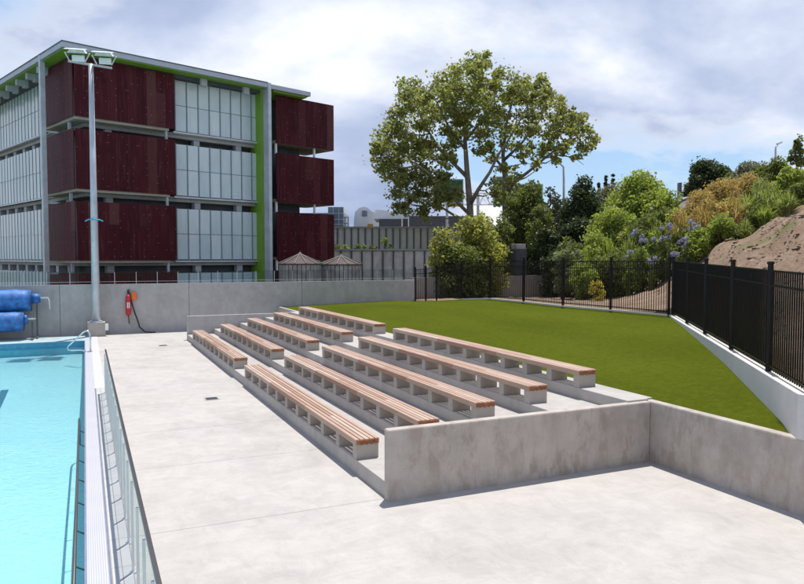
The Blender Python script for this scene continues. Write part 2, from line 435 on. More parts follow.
# grab rail at the pool corner
b0 = Vector((.16, 32.6, .01))
m = MB()
o = empty('grab_rail', b0, 'bent stainless steel grab rail looping over the pool corner', 'grab rail')
pts = [b0, b0 + Vector((0, 0, .62)), b0 + Vector((-.015, .01, .78)), b0 + Vector((-.07, .03, .88)), b0 + Vector((-.16, .05, .9)), b0 + Vector((-.26, .08, .85)),
       b0 + Vector((-.62, .5, .46)), b0 + Vector((-.82, .7, .26)), b0 + Vector((-.9, .76, .16)), b0 + Vector((-.88, .72, .06)), b0 + Vector((-.75, .6, .03)), b0 + Vector((-.4, .3, .07)), b0 + Vector((-.18, .1, .03)), b0 + Vector((-.1, .05, 0))]
m.tube(pts, .034, 8); m.build('rail', 'steel', o, smooth=True)
m = MB(); m.tube([b0, b0 + Vector((0, 0, .02))], .08, 12); m.build('base_flange', 'steel', o, smooth=False)
m = MB(); m.tube([b0 + Vector((-.1, .05, 0)), b0 + Vector((-.1, .05, .02))], .07, 12); m.build('base_flange', 'steel', o)

# pool glass fence
FX = .515
o = empty('glass_fence', (FX, 12, 0), 'frameless glass pool fence with bronze top rail between pool and concrete deck', 'glass fence')
m = MB(); m.cbox(FX - .022, FX + .022, 2.4, 22.6, 1.25, 1.29, .008); m.build('top_rail', 'rail_bronze', o)
ys = [10.4 + 1.0 * k for k in range(-8, 13)]
for y in ys:
    m = MB(); m.box(FX - .045, FX - .012, y - .014, y + .014, .004, 1.17); m.box(FX - .065, FX + .01, y - .05, y + .05, .004, .02)
    m.build('post', 'post_alu', o)
for i, y in enumerate(ys):
    m = MB(); m.box(FX - .006, FX + .006, y + .03, y + .97, .06, 1.25) if i < len(ys) - 1 else m.box(FX - .006, FX + .006, y + .03, 22.6, .06, 1.25)
    m.build('glass_panel', 'fence_glass', o)

# deck drains
for i, (px, py, lb) in enumerate([(211.5, 398.7, 'small dark drain grate in the deck beside the nearer bench row'), (163, 345.6, 'small drain grate in the deck near the far concrete wall')]):
    p = gz(px, py); m = MB()
    m.box(p.x - .2, p.x + .2, p.y - .2, p.y + .2, .004, .008)
    o = tag(m.build('drain_grate', 'slab_grey', org=p), lb, 'drain', 'drain grates in the deck')
    m = MB()
    for k in range(9): m.box(p.x - .16, p.x + .16, p.y - .165 + .036 * k, p.y - .145 + .036 * k, .008, .012)
    m.build('slot', 'dark_grate', o)

# ------------------------------------------------------------------ terrace and benches
RX = [4.5, 5.77, 7.04, 8.31, 9.58]; RZ = [.275 + .2375 * k for k in range(5)]
Y0, Y1 = 10.55, 35.45
m = MB()
for k in range(5):
    x1 = RX[k + 1] if k < 4 else 10.10
    m.box(RX[k], x1, Y0, Y1, -.3, RZ[k])
kind(m.build('terrace_steps', 'terrace_concrete', bevel=.012))
BL = 9.95; BW = .47; PH = .265; TH = .105
def make_bench():
    root = empty('bench', (0, 0, 0), '', 'bench', 'slatted benches on the concrete terrace')
    m = MB(); ns = 5; gap = .021; sw = (BW - gap * (ns - 1)) / ns
    for i in range(ns):
        x = i * (sw + gap); cuts = [[0, 3.3, 6.62, BL], [0, 4.98, BL], [0, 2.1, 7.2, BL], [0, 5.6, BL], [0, 3.9, 8.1, BL]][i]
        for a, c in zip(cuts, cuts[1:]): m.cbox(x, x + sw, a + .003, c - .003, PH + (0 if i in (0, ns - 1) else .055), PH + TH, .007)
    m.build('seat', 'timber', root)
    for (ya, yb) in ((-.02, 0), (BL, BL + .02)):
        m = MB()
        m.box(.03, BW - .03, ya, yb, PH + .012, PH + TH - .02); m.build('end_board', 'timber_end', root)
    n = 11
    for i in range(n):
        y = i * (BL - .19) / (n - 1)
        m = MB(); m.box(.012, BW - .012, y, y + .19, 0, PH)
        m.build('pier', 'pier_concrete', root, bevel=.006)
    return root
bench0 = make_bench()
rown = ['lowest step, the row nearest the pool', 'second step up from the pool deck', 'middle step of the five', 'second highest step', 'top step along the lawn edge']
first = True
for sec, ys_ in (('nearer', 12.05), ('far', 23.7)):
    for k in range(5):
        b = bench0 if first else copy_tree(bench0); first = False
        b.location = (RX[k] - .004, ys_, RZ[k])
        b['label'] = ('timber bench in the near block, ' if sec == 'nearer' else 'timber bench in the far block, ') + rown[k]

# ------------------------------------------------------------------ concrete walls around the terrace
def wall_thing(name, mat, boxes, label, org, bevel=.015):
    m = MB()
    for b in boxes: m.box(*b)
    return tag(m.build(name, mat, org=org, bevel=bevel), label, 'wall')
wall_thing('retaining_wall', 'wall_concrete', [(4.46, 10.06, 10.44, 10.62, -.2, 1.19)], 'stained grey concrete wall closing the near end of the bench terrace', (4.5, 10.5, 0), .03)
wall_thing('retaining_wall', 'wall_concrete', [(10.062, 10.26, -8, 10.62, -.2, 1.195)], 'grey concrete wall holding up the lawn, running toward the viewer', (10.1, 5, 0), .03)
wall_thing('end_wall', 'far_wall_concrete', [(4.5, 10.26, 35.452, 35.63, -.2, 1.17)], 'low pale concrete wall closing the far end of the terrace', (4.5, 35.5, 0))
m = MB(); m.box(10.105, 10.27, 10.622, 35.45, -.2, 1.222); kind(m.build('lawn_kerb', 'terrace_concrete', bevel=.01))
m = MB(); m.box(10.105, 10.27, 35.64, 39.99, -.2, 1.19); kind(m.build('lawn_kerb', 'terrace_concrete', bevel=.01))
# far pool wall
xs = [-30, -22, -14.5, -7.6, -1.2, 5.2, 11.6, 19.0]
o = empty('boundary_wall', (0, 40.1, 0), 'long plain concrete wall behind the pool, below the maroon building', 'wall')
for a, c in zip(xs, xs[1:]):
    m = MB(); m.box(a + .008, c - .008, 40.0, 40.22, -.3, 2.62); m.build('wall_panel', 'far_wall_concrete', o, bevel=.012)
m = MB(); m.box(-30, 19, 40.03, 40.19, -.3, 2.6); m.build('joint_filler', 'rib_steel', o)
# balustrade above it
o = empty('wall_balustrade', (0, 40.1, 2.62), 'glass balustrade with slim pale posts on top of the long pool wall', 'balustrade')
k = 0; x = -29.6
while x < 18.5:
    m = MB(); m.box(x - .013, x + .013, 40.095, 40.125, 2.622, 3.26); m.build('post', 'galvanised', o); x += 1.07
m = MB(); m.box(-29.6, 18.2, 40.085, 40.135, 2.745, 2.76); m.build('bottom_rail', 'galvanised', o)
m = MB(); m.box(-29.6, 18.2, 40.1065, 40.1135, 2.78, 3.3); m.build('glass_panel', 'balustrade_glass', o)

# ------------------------------------------------------------------ lawn, fence, hill
LR, LC = .23, 3.79
def Lf(d): return LR * d + LC
def zr(d): return 2.03 - .0105 * (24.4 - d)
C0 = W(Lf(24.4), 24.4, zr(24.4))
back = [(415.3, 42, 1.44), (425.9, 41.3, 1.50), (436.6, 40.6, 1.57), (461.3, 37.4, 1.82), (490.3, 35.1, 1.98), (523.9, 32.2, 2.0), (563.4, 29.4, 2.0), (611.2, 27.0, 2.01), (669.6, 24.45, 2.02)]
BK = []
for px, d, z in back:
    p = pd(px, HY, d); BK.append(Vector((p.x, p.y, z)))
# right fence posts
RD = [24.3, 21.45, 18.7, 15.75, 12.88, 11.14]
RF = [W(Lf(d), d, zr(d)) for d in RD]
rdir = (RF[-1] - RF[0]); rdir.z = 0; rdir.normalize()
rin = Vector((-rdir.y, rdir.x, 0))
if rin.dot(W(-1, 0)) < 0: rin = -rin       # toward the lawn
def wallz(d): return zr(d) - (24.4 - d) * .037 - max(0, 16 - d) * .035   # lawn level along the white wall
edge = [Vector((17.6, 39.96, 1.36)), Vector((BK[0].x, BK[0].y, 1.42))] + [Vector((p.x, p.y, p.z - .03)) for p in BK[1:]]
edge += [Vector((p.x, p.y, wallz(d))) + rin * .12 for p, d in zip(RF, RD)][1:] + [W(Lf(10.9), 10.9, wallz(10.9)) + rin * .03]
n = len(edge); cum = [0]
for a, c in zip(edge, edge[1:]): cum.append(cum[-1] + (c - a).length)
m = MB(); NX = 14; vs = []; fs = []
sub = []
for i in range(n - 1):
    for q in range(4): sub.append((edge[i].lerp(edge[i + 1], q / 4), cum[i] + (cum[i + 1] - cum[i]) * q / 4))
sub.append((edge[-1], cum[-1]))
for p, cu in sub:
    t = cu / cum[-1]; l = Vector((10.268, 39.96 + (7.0 - 39.96) * t, 1.165))
    for j in range(NX + 1): vs.append(l.lerp(p, j / NX))
for i in range(len(sub) - 1):
    for j in range(NX):
        a = i * (NX + 1) + j; fs.append((a, a + 1, a + NX + 2, a + NX + 1))
m._add(vs, fs); ob = kind(m.build('lawn', 'turf', smooth=True))
# white retaining wall under the right fence
m = MB()
pr = None
for p, d in zip(RF, RD):
    q = [p + rin * .125, p - rin * .125]
    if p is RF[-1]: q = [v + rdir * ((10.07 - v.x) / rdir.x) for v in q]     # mitred over the side wall
    cur = [Vector((q[0].x, q[0].y, p.z)), Vector((q[1].x, q[1].y, p.z)), Vector((q[1].x, q[1].y, -.2)), Vector((q[0].x, q[0].y, -.2))]
    m.v += [tuple(v) for v in cur]
nn = len(RF)
for i in range(nn - 1):
    a = i * 4; b = a + 4
    for k in range(4): m.f.append((a + k, a + (k + 1) % 4, b + (k + 1) % 4, b + k)); m.mi.append(0)
m.f += [(3, 2, 1, 0), tuple((nn - 1) * 4 + k for k in range(4))]; m.mi += [0, 0]
tag(m.build('retaining_wall', 'white_concrete', org=C0, bevel=.012), 'white concrete wall tapering along the lawn under the black fence', 'wall')
# slim kerb under the back fence
m = MB()
for a, c in zip(BK[3:], BK[4:]):
    t = (c - a); t.z = 0; t.normalize(); nrm = Vector((-t.y, t.x, 0)) * .06
    z1 = Vector((0, 0, 1))
    vs = []
    for p in (a, c):
        for sgn, dz in ((1, .02), (-1, .02), (-1, -.6), (1, -.6)): vs.append(Vector((p.x, p.y, p.z + dz)) + nrm * sgn)
    m._add(vs, [(0, 1, 5, 4), (1, 2, 6, 5), (2, 3, 7, 6), (3, 0, 4, 7), (3, 2, 1, 0), (4, 5, 6, 7)])
kind(m.build('fence_kerb', 'white_concrete'))
def fence(name, P, label, hp=2.0, drop=None, rails=(.93, .80, .06), pw=.009, pdp=.009, sp=.112):
    o = empty(name, P[0], label, 'fence')
    for p in P:
        m = MB(); m.box(p.x - .035, p.x + .035, p.y - .035, p.y + .035, p.z - .02 if drop is None or p is not P[-1] else drop, p.z + hp - .02)
        po = m.build('post', 'fence_black', o)
        m = MB(); m.cbox(p.x - .045, p.x + .045, p.y - .045, p.y + .045, p.z + hp - .02, p.z + hp + .03, .015); m.build('post_cap', 'fence_black', po)
    for a, c in zip(P, P[1:]):
        m = MB(); v = c - a; L = Vector((v.x, v.y, 0)).length; t = Vector((v.x, v.y, 0)).normalized(); nr = Vector((-t.y, t.x, 0))
        up = Vector((0, 0, 1)); s0 = .035
        for h in rails:
            m.obox(a + v * (s0 / L) + up * (h * hp - .018) - nr * .016, v * (1 - 2 * s0 / L), nr * .032, up * .036)
        k = max(3, int(round((L - .07) / sp)))
        for i in range(1, k):
            b = a + v * (i / k)
            m.obox(b + up * .05 - t * pw - nr * pdp, t * pw * 2, nr * pdp * 2, up * (rails[0] * hp - .05 - .018))
        m.build('panel', 'fence_black', o)
    return o
fence('metal_fence', BK, 'black metal picket fence across the back of the lawn')
fence('metal_fence', RF[:-1] + [W(Lf(10.70), 10.70, zr(10.70))], 'black metal picket fence on top of the white wall beside the soil bank', drop=1.196, pw=.0105, pdp=.0115, sp=.112)

# low wall beyond the fence (a ramp wall)
a = gy(415, 277.5, 40.6); c = gy(552, 275, 40.6)
m = MB()
m._add([(a.x - .3, 40.45, -.3), (c.x, 40.45, -.3), (c.x, 40.65, -.3), (a.x - .3, 40.65, -.3), (a.x - .3, 40.45, a.z), (c.x, 40.45, c.z), (c.x, 40.65, c.z), (a.x - .3, 40.65, a.z)], MB.BF)
tag(m.build('ramp_wall', 'ramp_concrete', org=(a.x, 40.5, 0)), 'long brownish concrete wall seen through the black fence below the bushes', 'wall')

def zflat(d): return 1.96 - .03 * max(0, d - 27)
def hz(lat, d):
    s = lat - (Lf(d) + .25); K = .78
    sp = math.log1p(math.exp(min(30, s * 1.3))) / 1.3
    z = zflat(d) + 9.5 * (1 - math.exp(-K * sp / 9.5))
    # lumps
    z += min(1, max(0, s) / 2.5) * (.22 * math.sin(lat * 1.3 + d * .5) + .16 * math.sin(lat * 2.9 - d * 1.1) + .1 * math.sin(lat * 5.1 + d * 2.3))
    return z
def gleft(d):
    if d <= 24.4: return max(Lf(d) + .12, (10.4 - SY * d) / CYW)
    pts = [(24.4, Lf(24.4))] + [(ld(p)[1], ld(p)[0]) for p in reversed(BK)]
    for (d0, l0), (d1, l1) in zip(pts, pts[1:]):
        if d0 <= d <= d1: return l0 + (l1 - l0) * (d - d0) / max(1e-6, d1 - d0) + .03
    return pts[-1][1] + .03
ds = list(np.arange(6.5, 46, .45)) + list(np.arange(46.5, 140, 2.0))
ss = [0, .2, .4, .7, 1.0, 1.4, 1.8] + list(np.arange(2.3, 14, .5)) + list(np.arange(14.5, 34, 1.5)) + list(np.arange(38, 120, 6))
m = MB(); vs = []; fs = []
hr = random.Random(5)
for d in ds:
    g = gleft(d)
    p = W(g, d, -1.8); vs.append(p)
    for s in ss:
        lat = g + s; z = hz(lat, d) + (hr.uniform(-.05, .05) if s > .7 else 0)
        vs.append(W(lat, d, z))
nc = len(ss) + 1
for i in range(len(ds) - 1):
    for j in range(nc - 1):
        a = i * nc + j; fs.append((a, a + 1, a + nc + 1, a + nc))
m._add(vs, fs); kind(m.build('hill', 'soil', smooth=True))

# clods and stones lying on the bare bank
m = MB(); cr = random.Random(9)
for q in range(2600):
    d = cr.uniform(8, 36); sft = cr.uniform(.4, 9) * (1 if d > 12 else .6); lat = Lf(d) + sft; r = cr.choice([.025, .03, .035, .04, .05, .06, .09]) * (1 if d < 22 else 1.3)
    c = W(lat, d, hz(lat, d) + r * .2)
    pts = [(1, 0, 0), (0, 1, 0), (-1, 0, 0), (0, -1, 0), (.1, .1, .9), (0, 0, -.8)]
    v = [c + Vector((x * r * cr.uniform(.7, 1.4), y * r * cr.uniform(.7, 1.4), z * r * cr.uniform(.3, .7))) for x, y, z in pts]
    m._add(v, [(0, 1, 4), (1, 2, 4), (2, 3, 4), (3, 0, 4), (1, 0, 5), (2, 1, 5), (3, 2, 5), (0, 3, 5)])
kind(m.build('rubble', 'soil'), 'stuff')

# ------------------------------------------------------------------ vegetation
def leaf_arrays(centers, radii, counts, size, flat=.25, squash=.8, hollow=.35):
    P = []; 
    for c, r, k in zip(centers, radii, counts):
        u = RNG.normal(size=(k, 3)); u /= np.linalg.norm(u, axis=1)[:, None]
        rr = (hollow + (1 - hollow) * RNG.random(k)) ** .6
        q = u * rr[:, None] * r; q[:, 2] *= squash
        P.append(np.array(c)[None] + q)
    return np.concatenate(P)
def leaves_obj(name, P, size, mat, parent, droop=.0, aspect=.55, up=.2):
    n = len(P); org = np.array(ORG[parent.name])
    nrm = RNG.normal(size=(n, 3)); nrm[:, 2] = np.abs(nrm[:, 2]) + up; nrm /= np.linalg.norm(nrm, axis=1)[:, None]
    t = RNG.normal(size=(n, 3)); t[:, 2] -= droop; t -= nrm * (t * nrm).sum(1)[:, None]; t /= np.linalg.norm(t, axis=1)[:, None]
    b = np.cross(nrm, t); s = size * (.6 + .8 * RNG.random(n))[:, None]
    C = P - org
    V = np.stack([C - t * s * .5, C + b * s * aspect * .5, C + t * s * .5, C - b * s * aspect * .5], 1).reshape(-1, 3)
    return quads_obj(name, V, mat, parent)
def quads_obj(name, V, mat, parent):
    n = len(V) // 4
    me = bpy.data.meshes.new(name); me.vertices.add(4 * n); me.vertices.foreach_set('co', V.astype(np.float32).ravel())
    me.loops.add(4 * n); me.loops.foreach_set('vertex_index', np.arange(4 * n, dtype=np.int32))
    me.polygons.add(n); me.polygons.foreach_set('loop_start', np.arange(0, 4 * n, 4, dtype=np.int32)); me.polygons.foreach_set('loop_total', np.full(n, 4, dtype=np.int32))
    me.materials.append(MAT[mat]); me.update(calc_edges=True); me.validate()
    o = bpy.data.objects.new(name, me); COL.objects.link(o); o.parent = parent; ORG[o.name] = ORG[parent.name]
    return o
def bush(px, d, topy, hw, mat, label, name='bush', cat='bush', leaf=.2, dens=1.0, group=None, depth=None, base=None, stems=5, squash=1.0, clumps=None, low=.12, bark='bark_dark'):
    p = pd(px, topy, d); w = hw * d / F
    lat, _ = ld(p); zb = hz(lat, d) - .1 if base is None else base
    hgt = max(.5, p.z - zb); dep = depth or w * .9
    o = empty(name, (p.x, p.y, zb), label, cat, group)
    fx, fy = W(1, 0), W(0, 1)
    leaf *= .82
    K = clumps or int(22 + 20 * min(5, w * hgt / 4))
    cs = []; rs = []; cnt = []
    for i in range(K):
        while True:
            u = RNG.uniform(-1, 1, 3)
            if (u[0] ** 2 + u[1] ** 2) + max(0, u[2]) ** 4 < 1: break
        zz = low + (1 - low) * (.5 + .5 * u[2]); prof = math.sqrt(max(.3, 1 - (abs(zz - .45) / .66) ** 2))
        r = min(w, hgt * .8) * RNG.uniform(.24, .42)
        c = p + fx * (u[0] * (w - r * .6) * prof) + fy * (u[1] * dep * prof)
        z = zb + zz * (hgt - r * squash * .45); cs.append((c.x, c.y, z)); rs.append(r); cnt.append(max(30, int(dens * 24 * (r / leaf) ** 2)))
    for q in range(0, K, 2): cs.append(cs[q]); rs.append(rs[q] * 1.4); cnt.append(cnt[q] // 5)
    cs.append((p.x, p.y, zb + hgt - .55 * rs[-1])); rs.append(rs[-1] * .6); cnt.append(cnt[-1] // 2)
    leaves_obj('foliage', leaf_arrays(cs, rs, cnt, leaf, squash=squash), leaf, mat, o)
    m = MB()
    for i in range(stems):
        c = Vector(cs[i * (K // stems) % K]); b = Vector((p.x + RNG.uniform(-.15, .15) * w, p.y + RNG.uniform(-.15, .15) * w, zb - .1))
        m.tube([b, b.lerp(c, .5) + Vector((0, 0, .12 * hgt)), c], [.05 * hgt ** .5, .035 * hgt ** .5, .012], 5)
    m.build('stem', bark, o, smooth=True)
    return o
def strap_plant(px, d, topy, hw, mat, label, name, cat, n=90, blade=.06, group=None, base=None, seed_heads=None):
    p = pd(px, topy, d); w = hw * d / F; lat, _ = ld(p); zb = hz(lat, d) - .05 if base is None else base
    hgt = max(.5, p.z - zb); o = empty(name, (p.x, p.y, zb), label, cat, group); o['kind'] = 'thing'
    V = []; org = ORG[o.name]
    for i in range(n):
        a = RNG.uniform(0, 2 * math.pi); L = RNG.uniform(.65, 1.05); out = w * RNG.uniform(.15, 1.0)
        dx, dy = math.cos(a), math.sin(a); sx, sy = -dy, dx
        b = np.array([RNG.uniform(-.2, .2) * w, RNG.uniform(-.2, .2) * w, 0])
        pts = []
        for q in range(6):
            t = q / 5; rr = out * t ** 1.6; z = hgt * L * (1.25 * t - (.25 + .55 * (out / w)) * t ** 2.6)
            pts.append(b + np.array([dx * rr, dy * rr, z]))
        for q in range(5):
            w0 = blade * (1 - (q / 5) ** 2) * .5 + .004; w1 = blade * (1 - ((q + 1) / 5) ** 2) * .5 + .004
            s = np.array([sx, sy, 0])
            V += [pts[q] - s * w0, pts[q] + s * w0, pts[q + 1] + s * w1, pts[q + 1] - s * w1]
    quads_obj('leaves', np.array(V), mat, o)
    return o, p, w, hgt, zb
def agapanthus(px, d, topy, hw, label, nfl=4):
    o, p, w, hgt, zb = strap_plant(px, d, topy + 14, hw * 1.2, 'leaf_olive', label, 'flowering_plant', 'flowering plant', 70, .07, 'lilac flowering plants on the bank')
    m = MB(); P = []
    for i in range(nfl):
        a = RNG.uniform(0, 6.28); r = w * RNG.uniform(.1, .8)
        b = Vector((p.x, p.y, zb)); t = Vector((p.x + math.cos(a) * r, p.y + math.sin(a) * r, zb + hgt * RNG.uniform(.95, 1.3)))
        m.tube([b, b.lerp(t, .6) + Vector((0, 0, .05)), t], .018, 5)
        u = RNG.normal(size=(70, 3)); u /= np.linalg.norm(u, axis=1)[:, None]
        leaves_obj('flower_head', np.array(t)[None] + u * .13 * RNG.uniform(.6, 1, (70, 1)), .09, 'petal_lilac', o)
        m.build('flower_stem', 'stalk', o); m = MB()

# the big plane tree, two trunks
TD = 62.0
def tp(px, py, dd=0): return pd(px, py, TD + dd)
zb = 1.2
def big_tree():
    b1 = tp(471, 300); o = empty('plane_tree', (b1.x, b1.y, zb), 'tall spreading broadleaf tree with open crown, highest tree, behind the black fence', 'tree')
    m = MB(); lp = []
    def limb(pts, r0, r1):
        q = [tp(*p) if len(p) == 3 else tp(p[0], p[1]) for p in pts]
        # wavier
        k = len(q)
        for a_, b_ in zip(q, q[1:]): lp.extend([a_.lerp(b_, t_) for t_ in (0, .33, .66)])
        lp.append(q[-1]); m.tube(q, [r0 + (r1 - r0) * i / (k - 1) for i in range(k)], 7)
    limb([(472, 310), (471, 240), (470, 205), (467, 170), (465, 140), (470, 105), (476, 75, .5)], .42, .05)
    limb([(470, 205), (478, 190, -1), (490, 172, -1.6), (498, 155, -2), (515, 130, -2.5), (530, 100, -2.5)], .2, .03)
    limb([(468, 178), (455, 165, 1), (440, 150, 1.5), (425, 125, 2), (412, 98, 2)], .2, .03)
    limb([(470, 215), (455, 200, -1), (440, 190, -2), (432, 175, -2.5), (410, 160, -3), (390, 140, -3)], .17, .03)
    limb([(469, 222), (452, 214, 1), (438, 205, 1.4), (420, 190, 2), (402, 185, 2)], .14, .02)
    limb([(466, 150), (450, 130, -1), (440, 108, -2), (430, 90, -2.5)], .15, .02)
    limb([(466, 140), (482, 120, 1), (492, 95, 2), (500, 78, 2)], .14, .02)
    limb([(508, 310, 2), (506, 235, 2), (505, 205, 2), (505, 180, 2), (503, 155, 1.5), (506, 125, 1), (514, 95, .5), (520, 82, .5)], .34, .04)
    limb([(505, 195, 2), (515, 182, 1.5), (528, 172, 1), (545, 158, 1), (565, 142, .5), (582, 130, .5)], .2, .03)
    limb([(504, 170, 2), (493, 155, 3), (484, 138, 3.5), (478, 118, 4)], .14, .02)
    limb([(504, 160, 1.5), (520, 145, 0), (540, 120, -1), (548, 95, -1)], .15, .02)
    limb([(545, 158, 1), (560, 155, 0), (575, 158, 0), (584, 165, 0)], .08, .015)
    limb([(505, 185, 2), (525, 178, 3), (540, 168, 3.5)], .1, .02)
    m.build('trunk', 'bark', o, smooth=True)
    C = [(477, 64, 13), (463, 72, 13), (490, 74, 14), (450, 82, 13), (505, 86, 13), (476, 86, 17), (440, 94, 14), (520, 84, 12), (535, 86, 11), (546, 90, 9), (412, 92, 13), (402, 100, 11), (422, 100, 13),
         (462, 102, 17), (492, 102, 17), (518, 104, 16), (540, 106, 14), (556, 104, 9), (430, 114, 16), (408, 116, 15), (394, 120, 11), (390, 132, 14), (408, 136, 17), (446, 120, 17), (476, 118, 17), (504, 122, 16), (530, 122, 15), (555, 118, 10),
         (566, 124, 11), (580, 120, 9), (590, 134, 9), (574, 138, 10), (553, 134, 11), (585, 150, 8), (577, 158, 6), (560, 150, 8), (540, 138, 12), (382, 144, 11), (380, 154, 10), (397, 152, 14), (418, 148, 15), (438, 138, 15), (458, 136, 12), (484, 138, 12), (512, 140, 12), (528, 150, 9),
         (384, 166, 9), (393, 172, 12), (410, 168, 14), (430, 164, 13), (450, 154, 10), (398, 186, 12), (414, 184, 13), (430, 182, 10), (405, 200, 10), (418, 204, 11), (398, 208, 7), (432, 196, 9), (441, 178, 8), (448, 170, 8), (490, 154, 9), (478, 150, 7), (520, 160, 6), (500, 166, 7), (444, 196, 8), (424, 214, 8), (512, 174, 8),
         (515, 190, 10), (498, 196, 10), (525, 200, 9), (500, 186, 8), (530, 192, 8), (548, 150, 8), (566, 146, 8), (556, 160, 7), (446, 200, 8), (456, 196, 7), (440, 192, 8), (535, 165, 6), (460, 118, 14), (440, 184, 8), (452, 190, 7), (436, 206, 8), (486, 90, 14), (594, 142, 6), (568, 110, 7), (533, 96, 10), (375, 150, 5), (452, 94, 12)]
    cs = []; rs = []; cnt = []; mains = []
    k = TD / F
    for (x, y, r) in C:
        ext = math.sqrt(max(0, 1 - ((x - 482) / 125) ** 2)) * math.sqrt(max(0.05, 1 - ((y - 135) / 90) ** 2))
        for rep in range(6):
            dd = RNG.uniform(-1, 1) * (.8 + 4.2 * ext)
            c = tp(x + RNG.uniform(-.8, .8) * r, y + RNG.uniform(-.8, .8) * r, dd)
            rr = r * k * RNG.uniform(.4, .85)
            cs.append(tuple(c)); rs.append(rr); cnt.append(int(78 * (r / 12) ** 1.7))
            if rep == 0:
                mains.append(c); cs.append(tuple(c)); rs.append(r * k * 1.35); cnt.append(int(30 * (r / 12) ** 1.5))
    leaves_obj('crown', leaf_arrays(cs, rs, cnt, .29, squash=.8, hollow=.1), .27, 'leaf_plane', o, droop=.5, aspect=.75)
    for c in mains:
        b = min((q for q in lp if q.z < c.z + .3), key=lambda q: (q - c).length)
        m = MB(); m.tube([b, b.lerp(c, .35) + Vector((RNG.uniform(-.2, .2), RNG.uniform(-.2, .2), -.1)), b.lerp(c, .7) + Vector((0, 0, .1)), c], [.07, .055, .035, .012], 5)
        m.build('branch', 'bark', o, smooth=True)
    return o
big_tree()

G1 = 'bushes below the tall tree'
bush(478, 47.5, 212, 30, 'leaf_yellow', 'yellow green leafy bush in front of the tall tree trunk', leaf=.3, base=1, group=G1, dens=.8)
bush(445, 46.5, 222, 18, 'leaf_yellow', 'yellow green bush at the left foot of the tall tree, by the ribbed panels', leaf=.28, base=1, group=G1, dens=.7)
bush(462, 46, 240, 30, 'leaf_olive', 'low olive bush just above the fence left of the dark pillar', leaf=.28, base=1, group=G1, dens=.8)
bush(503, 50, 214, 14, 'leaf_olive', 'slender olive bush beside the second trunk of the tall tree', leaf=.26, base=1, group=G1, dens=.8)
bush(529, 55, 182, 24, 'leaf_olive', 'mid green bushy tree right of the tall tree, in front of the road signs', 'bushy_tree', 'tree', leaf=.3, base=1, dens=.9)
bush(552, 60, 186, 17, 'leaf_grey', 'grey green tree between the road signs and the dark evergreen', 'bushy_tree', 'tree', leaf=.3, base=1)
bush(583, 53, 178, 24, 'leaf_dark', 'dark evergreen tree standing under the street lamp', 'evergreen_tree', 'tree', leaf=.26, base=1, dens=1.3)
bush(578, 49, 215, 22, 'leaf_dark', 'dark shrub at the foot of the evergreen tree', leaf=.26, dens=1.2, base=1)
bush(547, 50, 226, 20, 'leaf_dark', 'dark shadowy shrub right of the dark pillar', leaf=.26, dens=1.2, base=1)
bush(610, 66, 184, 24, 'leaf_grey', 'brownish grey tree behind the dark evergreen', 'bushy_tree', 'tree', leaf=.3)
bush(640, 54, 173, 36, 'leaf_bright', 'broad fresh green tree on the hillside left of the house roof', 'bushy_tree', 'tree', leaf=.3, dens=.9)
bush(660, 51, 188, 26, 'leaf_bright', 'bright green tree below the house roof on the hillside', 'bushy_tree', 'tree', leaf=.28, dens=.9)
bush(616, 46, 205, 30, 'leaf_bright', 'feathery light green bush spreading over the back fence', leaf=.24, dens=.9)
bush(596, 44, 232, 22, 'leaf_bright', 'light green shrub below the dark evergreen', leaf=.22, dens=.9)
bush(564, 43, 241, 12, 'leaf_pale', 'small pale green shrub beside the end of the low wall', leaf=.18)
bush(578, 42, 248, 10, 'leaf_pale', 'pale shrub in front of the dark evergreen', leaf=.18)
bush(648, 43, 218, 24, 'leaf_olive', 'olive shrub with lilac flowers around it on the bank', leaf=.22)
bush(676, 43, 212, 22, 'leaf_yellow', 'yellowish shrub left of the orange bushes', leaf=.22)
bush(612, 41, 250, 20, 'leaf_olive', 'low olive shrub just behind the back fence', leaf=.18)
bush(584, 40.5, 262, 14, 'leaf_bright', 'low bright shrub just behind the back fence', leaf=.16)
bush(640, 39.5, 246, 16, 'leaf_bright', 'low fresh green shrub behind the fence below the lilac flowers', leaf=.17)
bush(664, 38.5, 238, 14, 'leaf_olive', 'dull green shrub at the fence corner below the lilac flowers', leaf=.17)
bush(708, 92, 160, 25, 'leaf_dark', 'round dark tree on the skyline above the orange bushes', 'round_tree', 'tree', leaf=.42, dens=1.4)
bush(693, 90, 174, 10, 'leaf_dark', 'small dark tree beside the round skyline tree', 'round_tree', 'tree', leaf=.4, dens=1.3)
bush(728, 88, 172, 9, 'leaf_olive', 'low olive tree on the skyline right of the round tree', 'round_tree', 'tree', leaf=.38)
bush(702, 46, 188, 22, 'leaf_orange', 'orange brown bush right beside the house roof', leaf=.17, dens=.8)
bush(722, 47, 178, 24, 'leaf_orange', 'tallest orange brown bush below the round tree', leaf=.17, dens=.8)
bush(744, 48, 173, 22, 'leaf_orange', 'rusty bush behind the tall strappy grass', leaf=.17, dens=.8)
bush(690, 42, 202, 18, 'leaf_orange', 'low orange brown bush above the lilac flowers', leaf=.18, dens=.7)
bush(752, 56, 160, 22, 'leaf_grey', 'grey green bush on the skyline left of the lamp post', leaf=.24)
bush(774, 54, 158, 20, 'leaf_olive', 'olive bush on the skyline below the lamp post', leaf=.24)
bush(793, 41, 166, 18, 'leaf_bright', 'bright green shrub at the top right of the soil bank', leaf=.22)
bush(800, 40, 182, 16, 'leaf_olive', 'dark green shrub on the right edge of the soil bank', leaf=.2)
bush(798, 52, 134, 9, 'leaf_olive', 'thin dark sapling rising above the right end of the bank', 'sapling', 'tree', leaf=.3, dens=.6, low=.3)
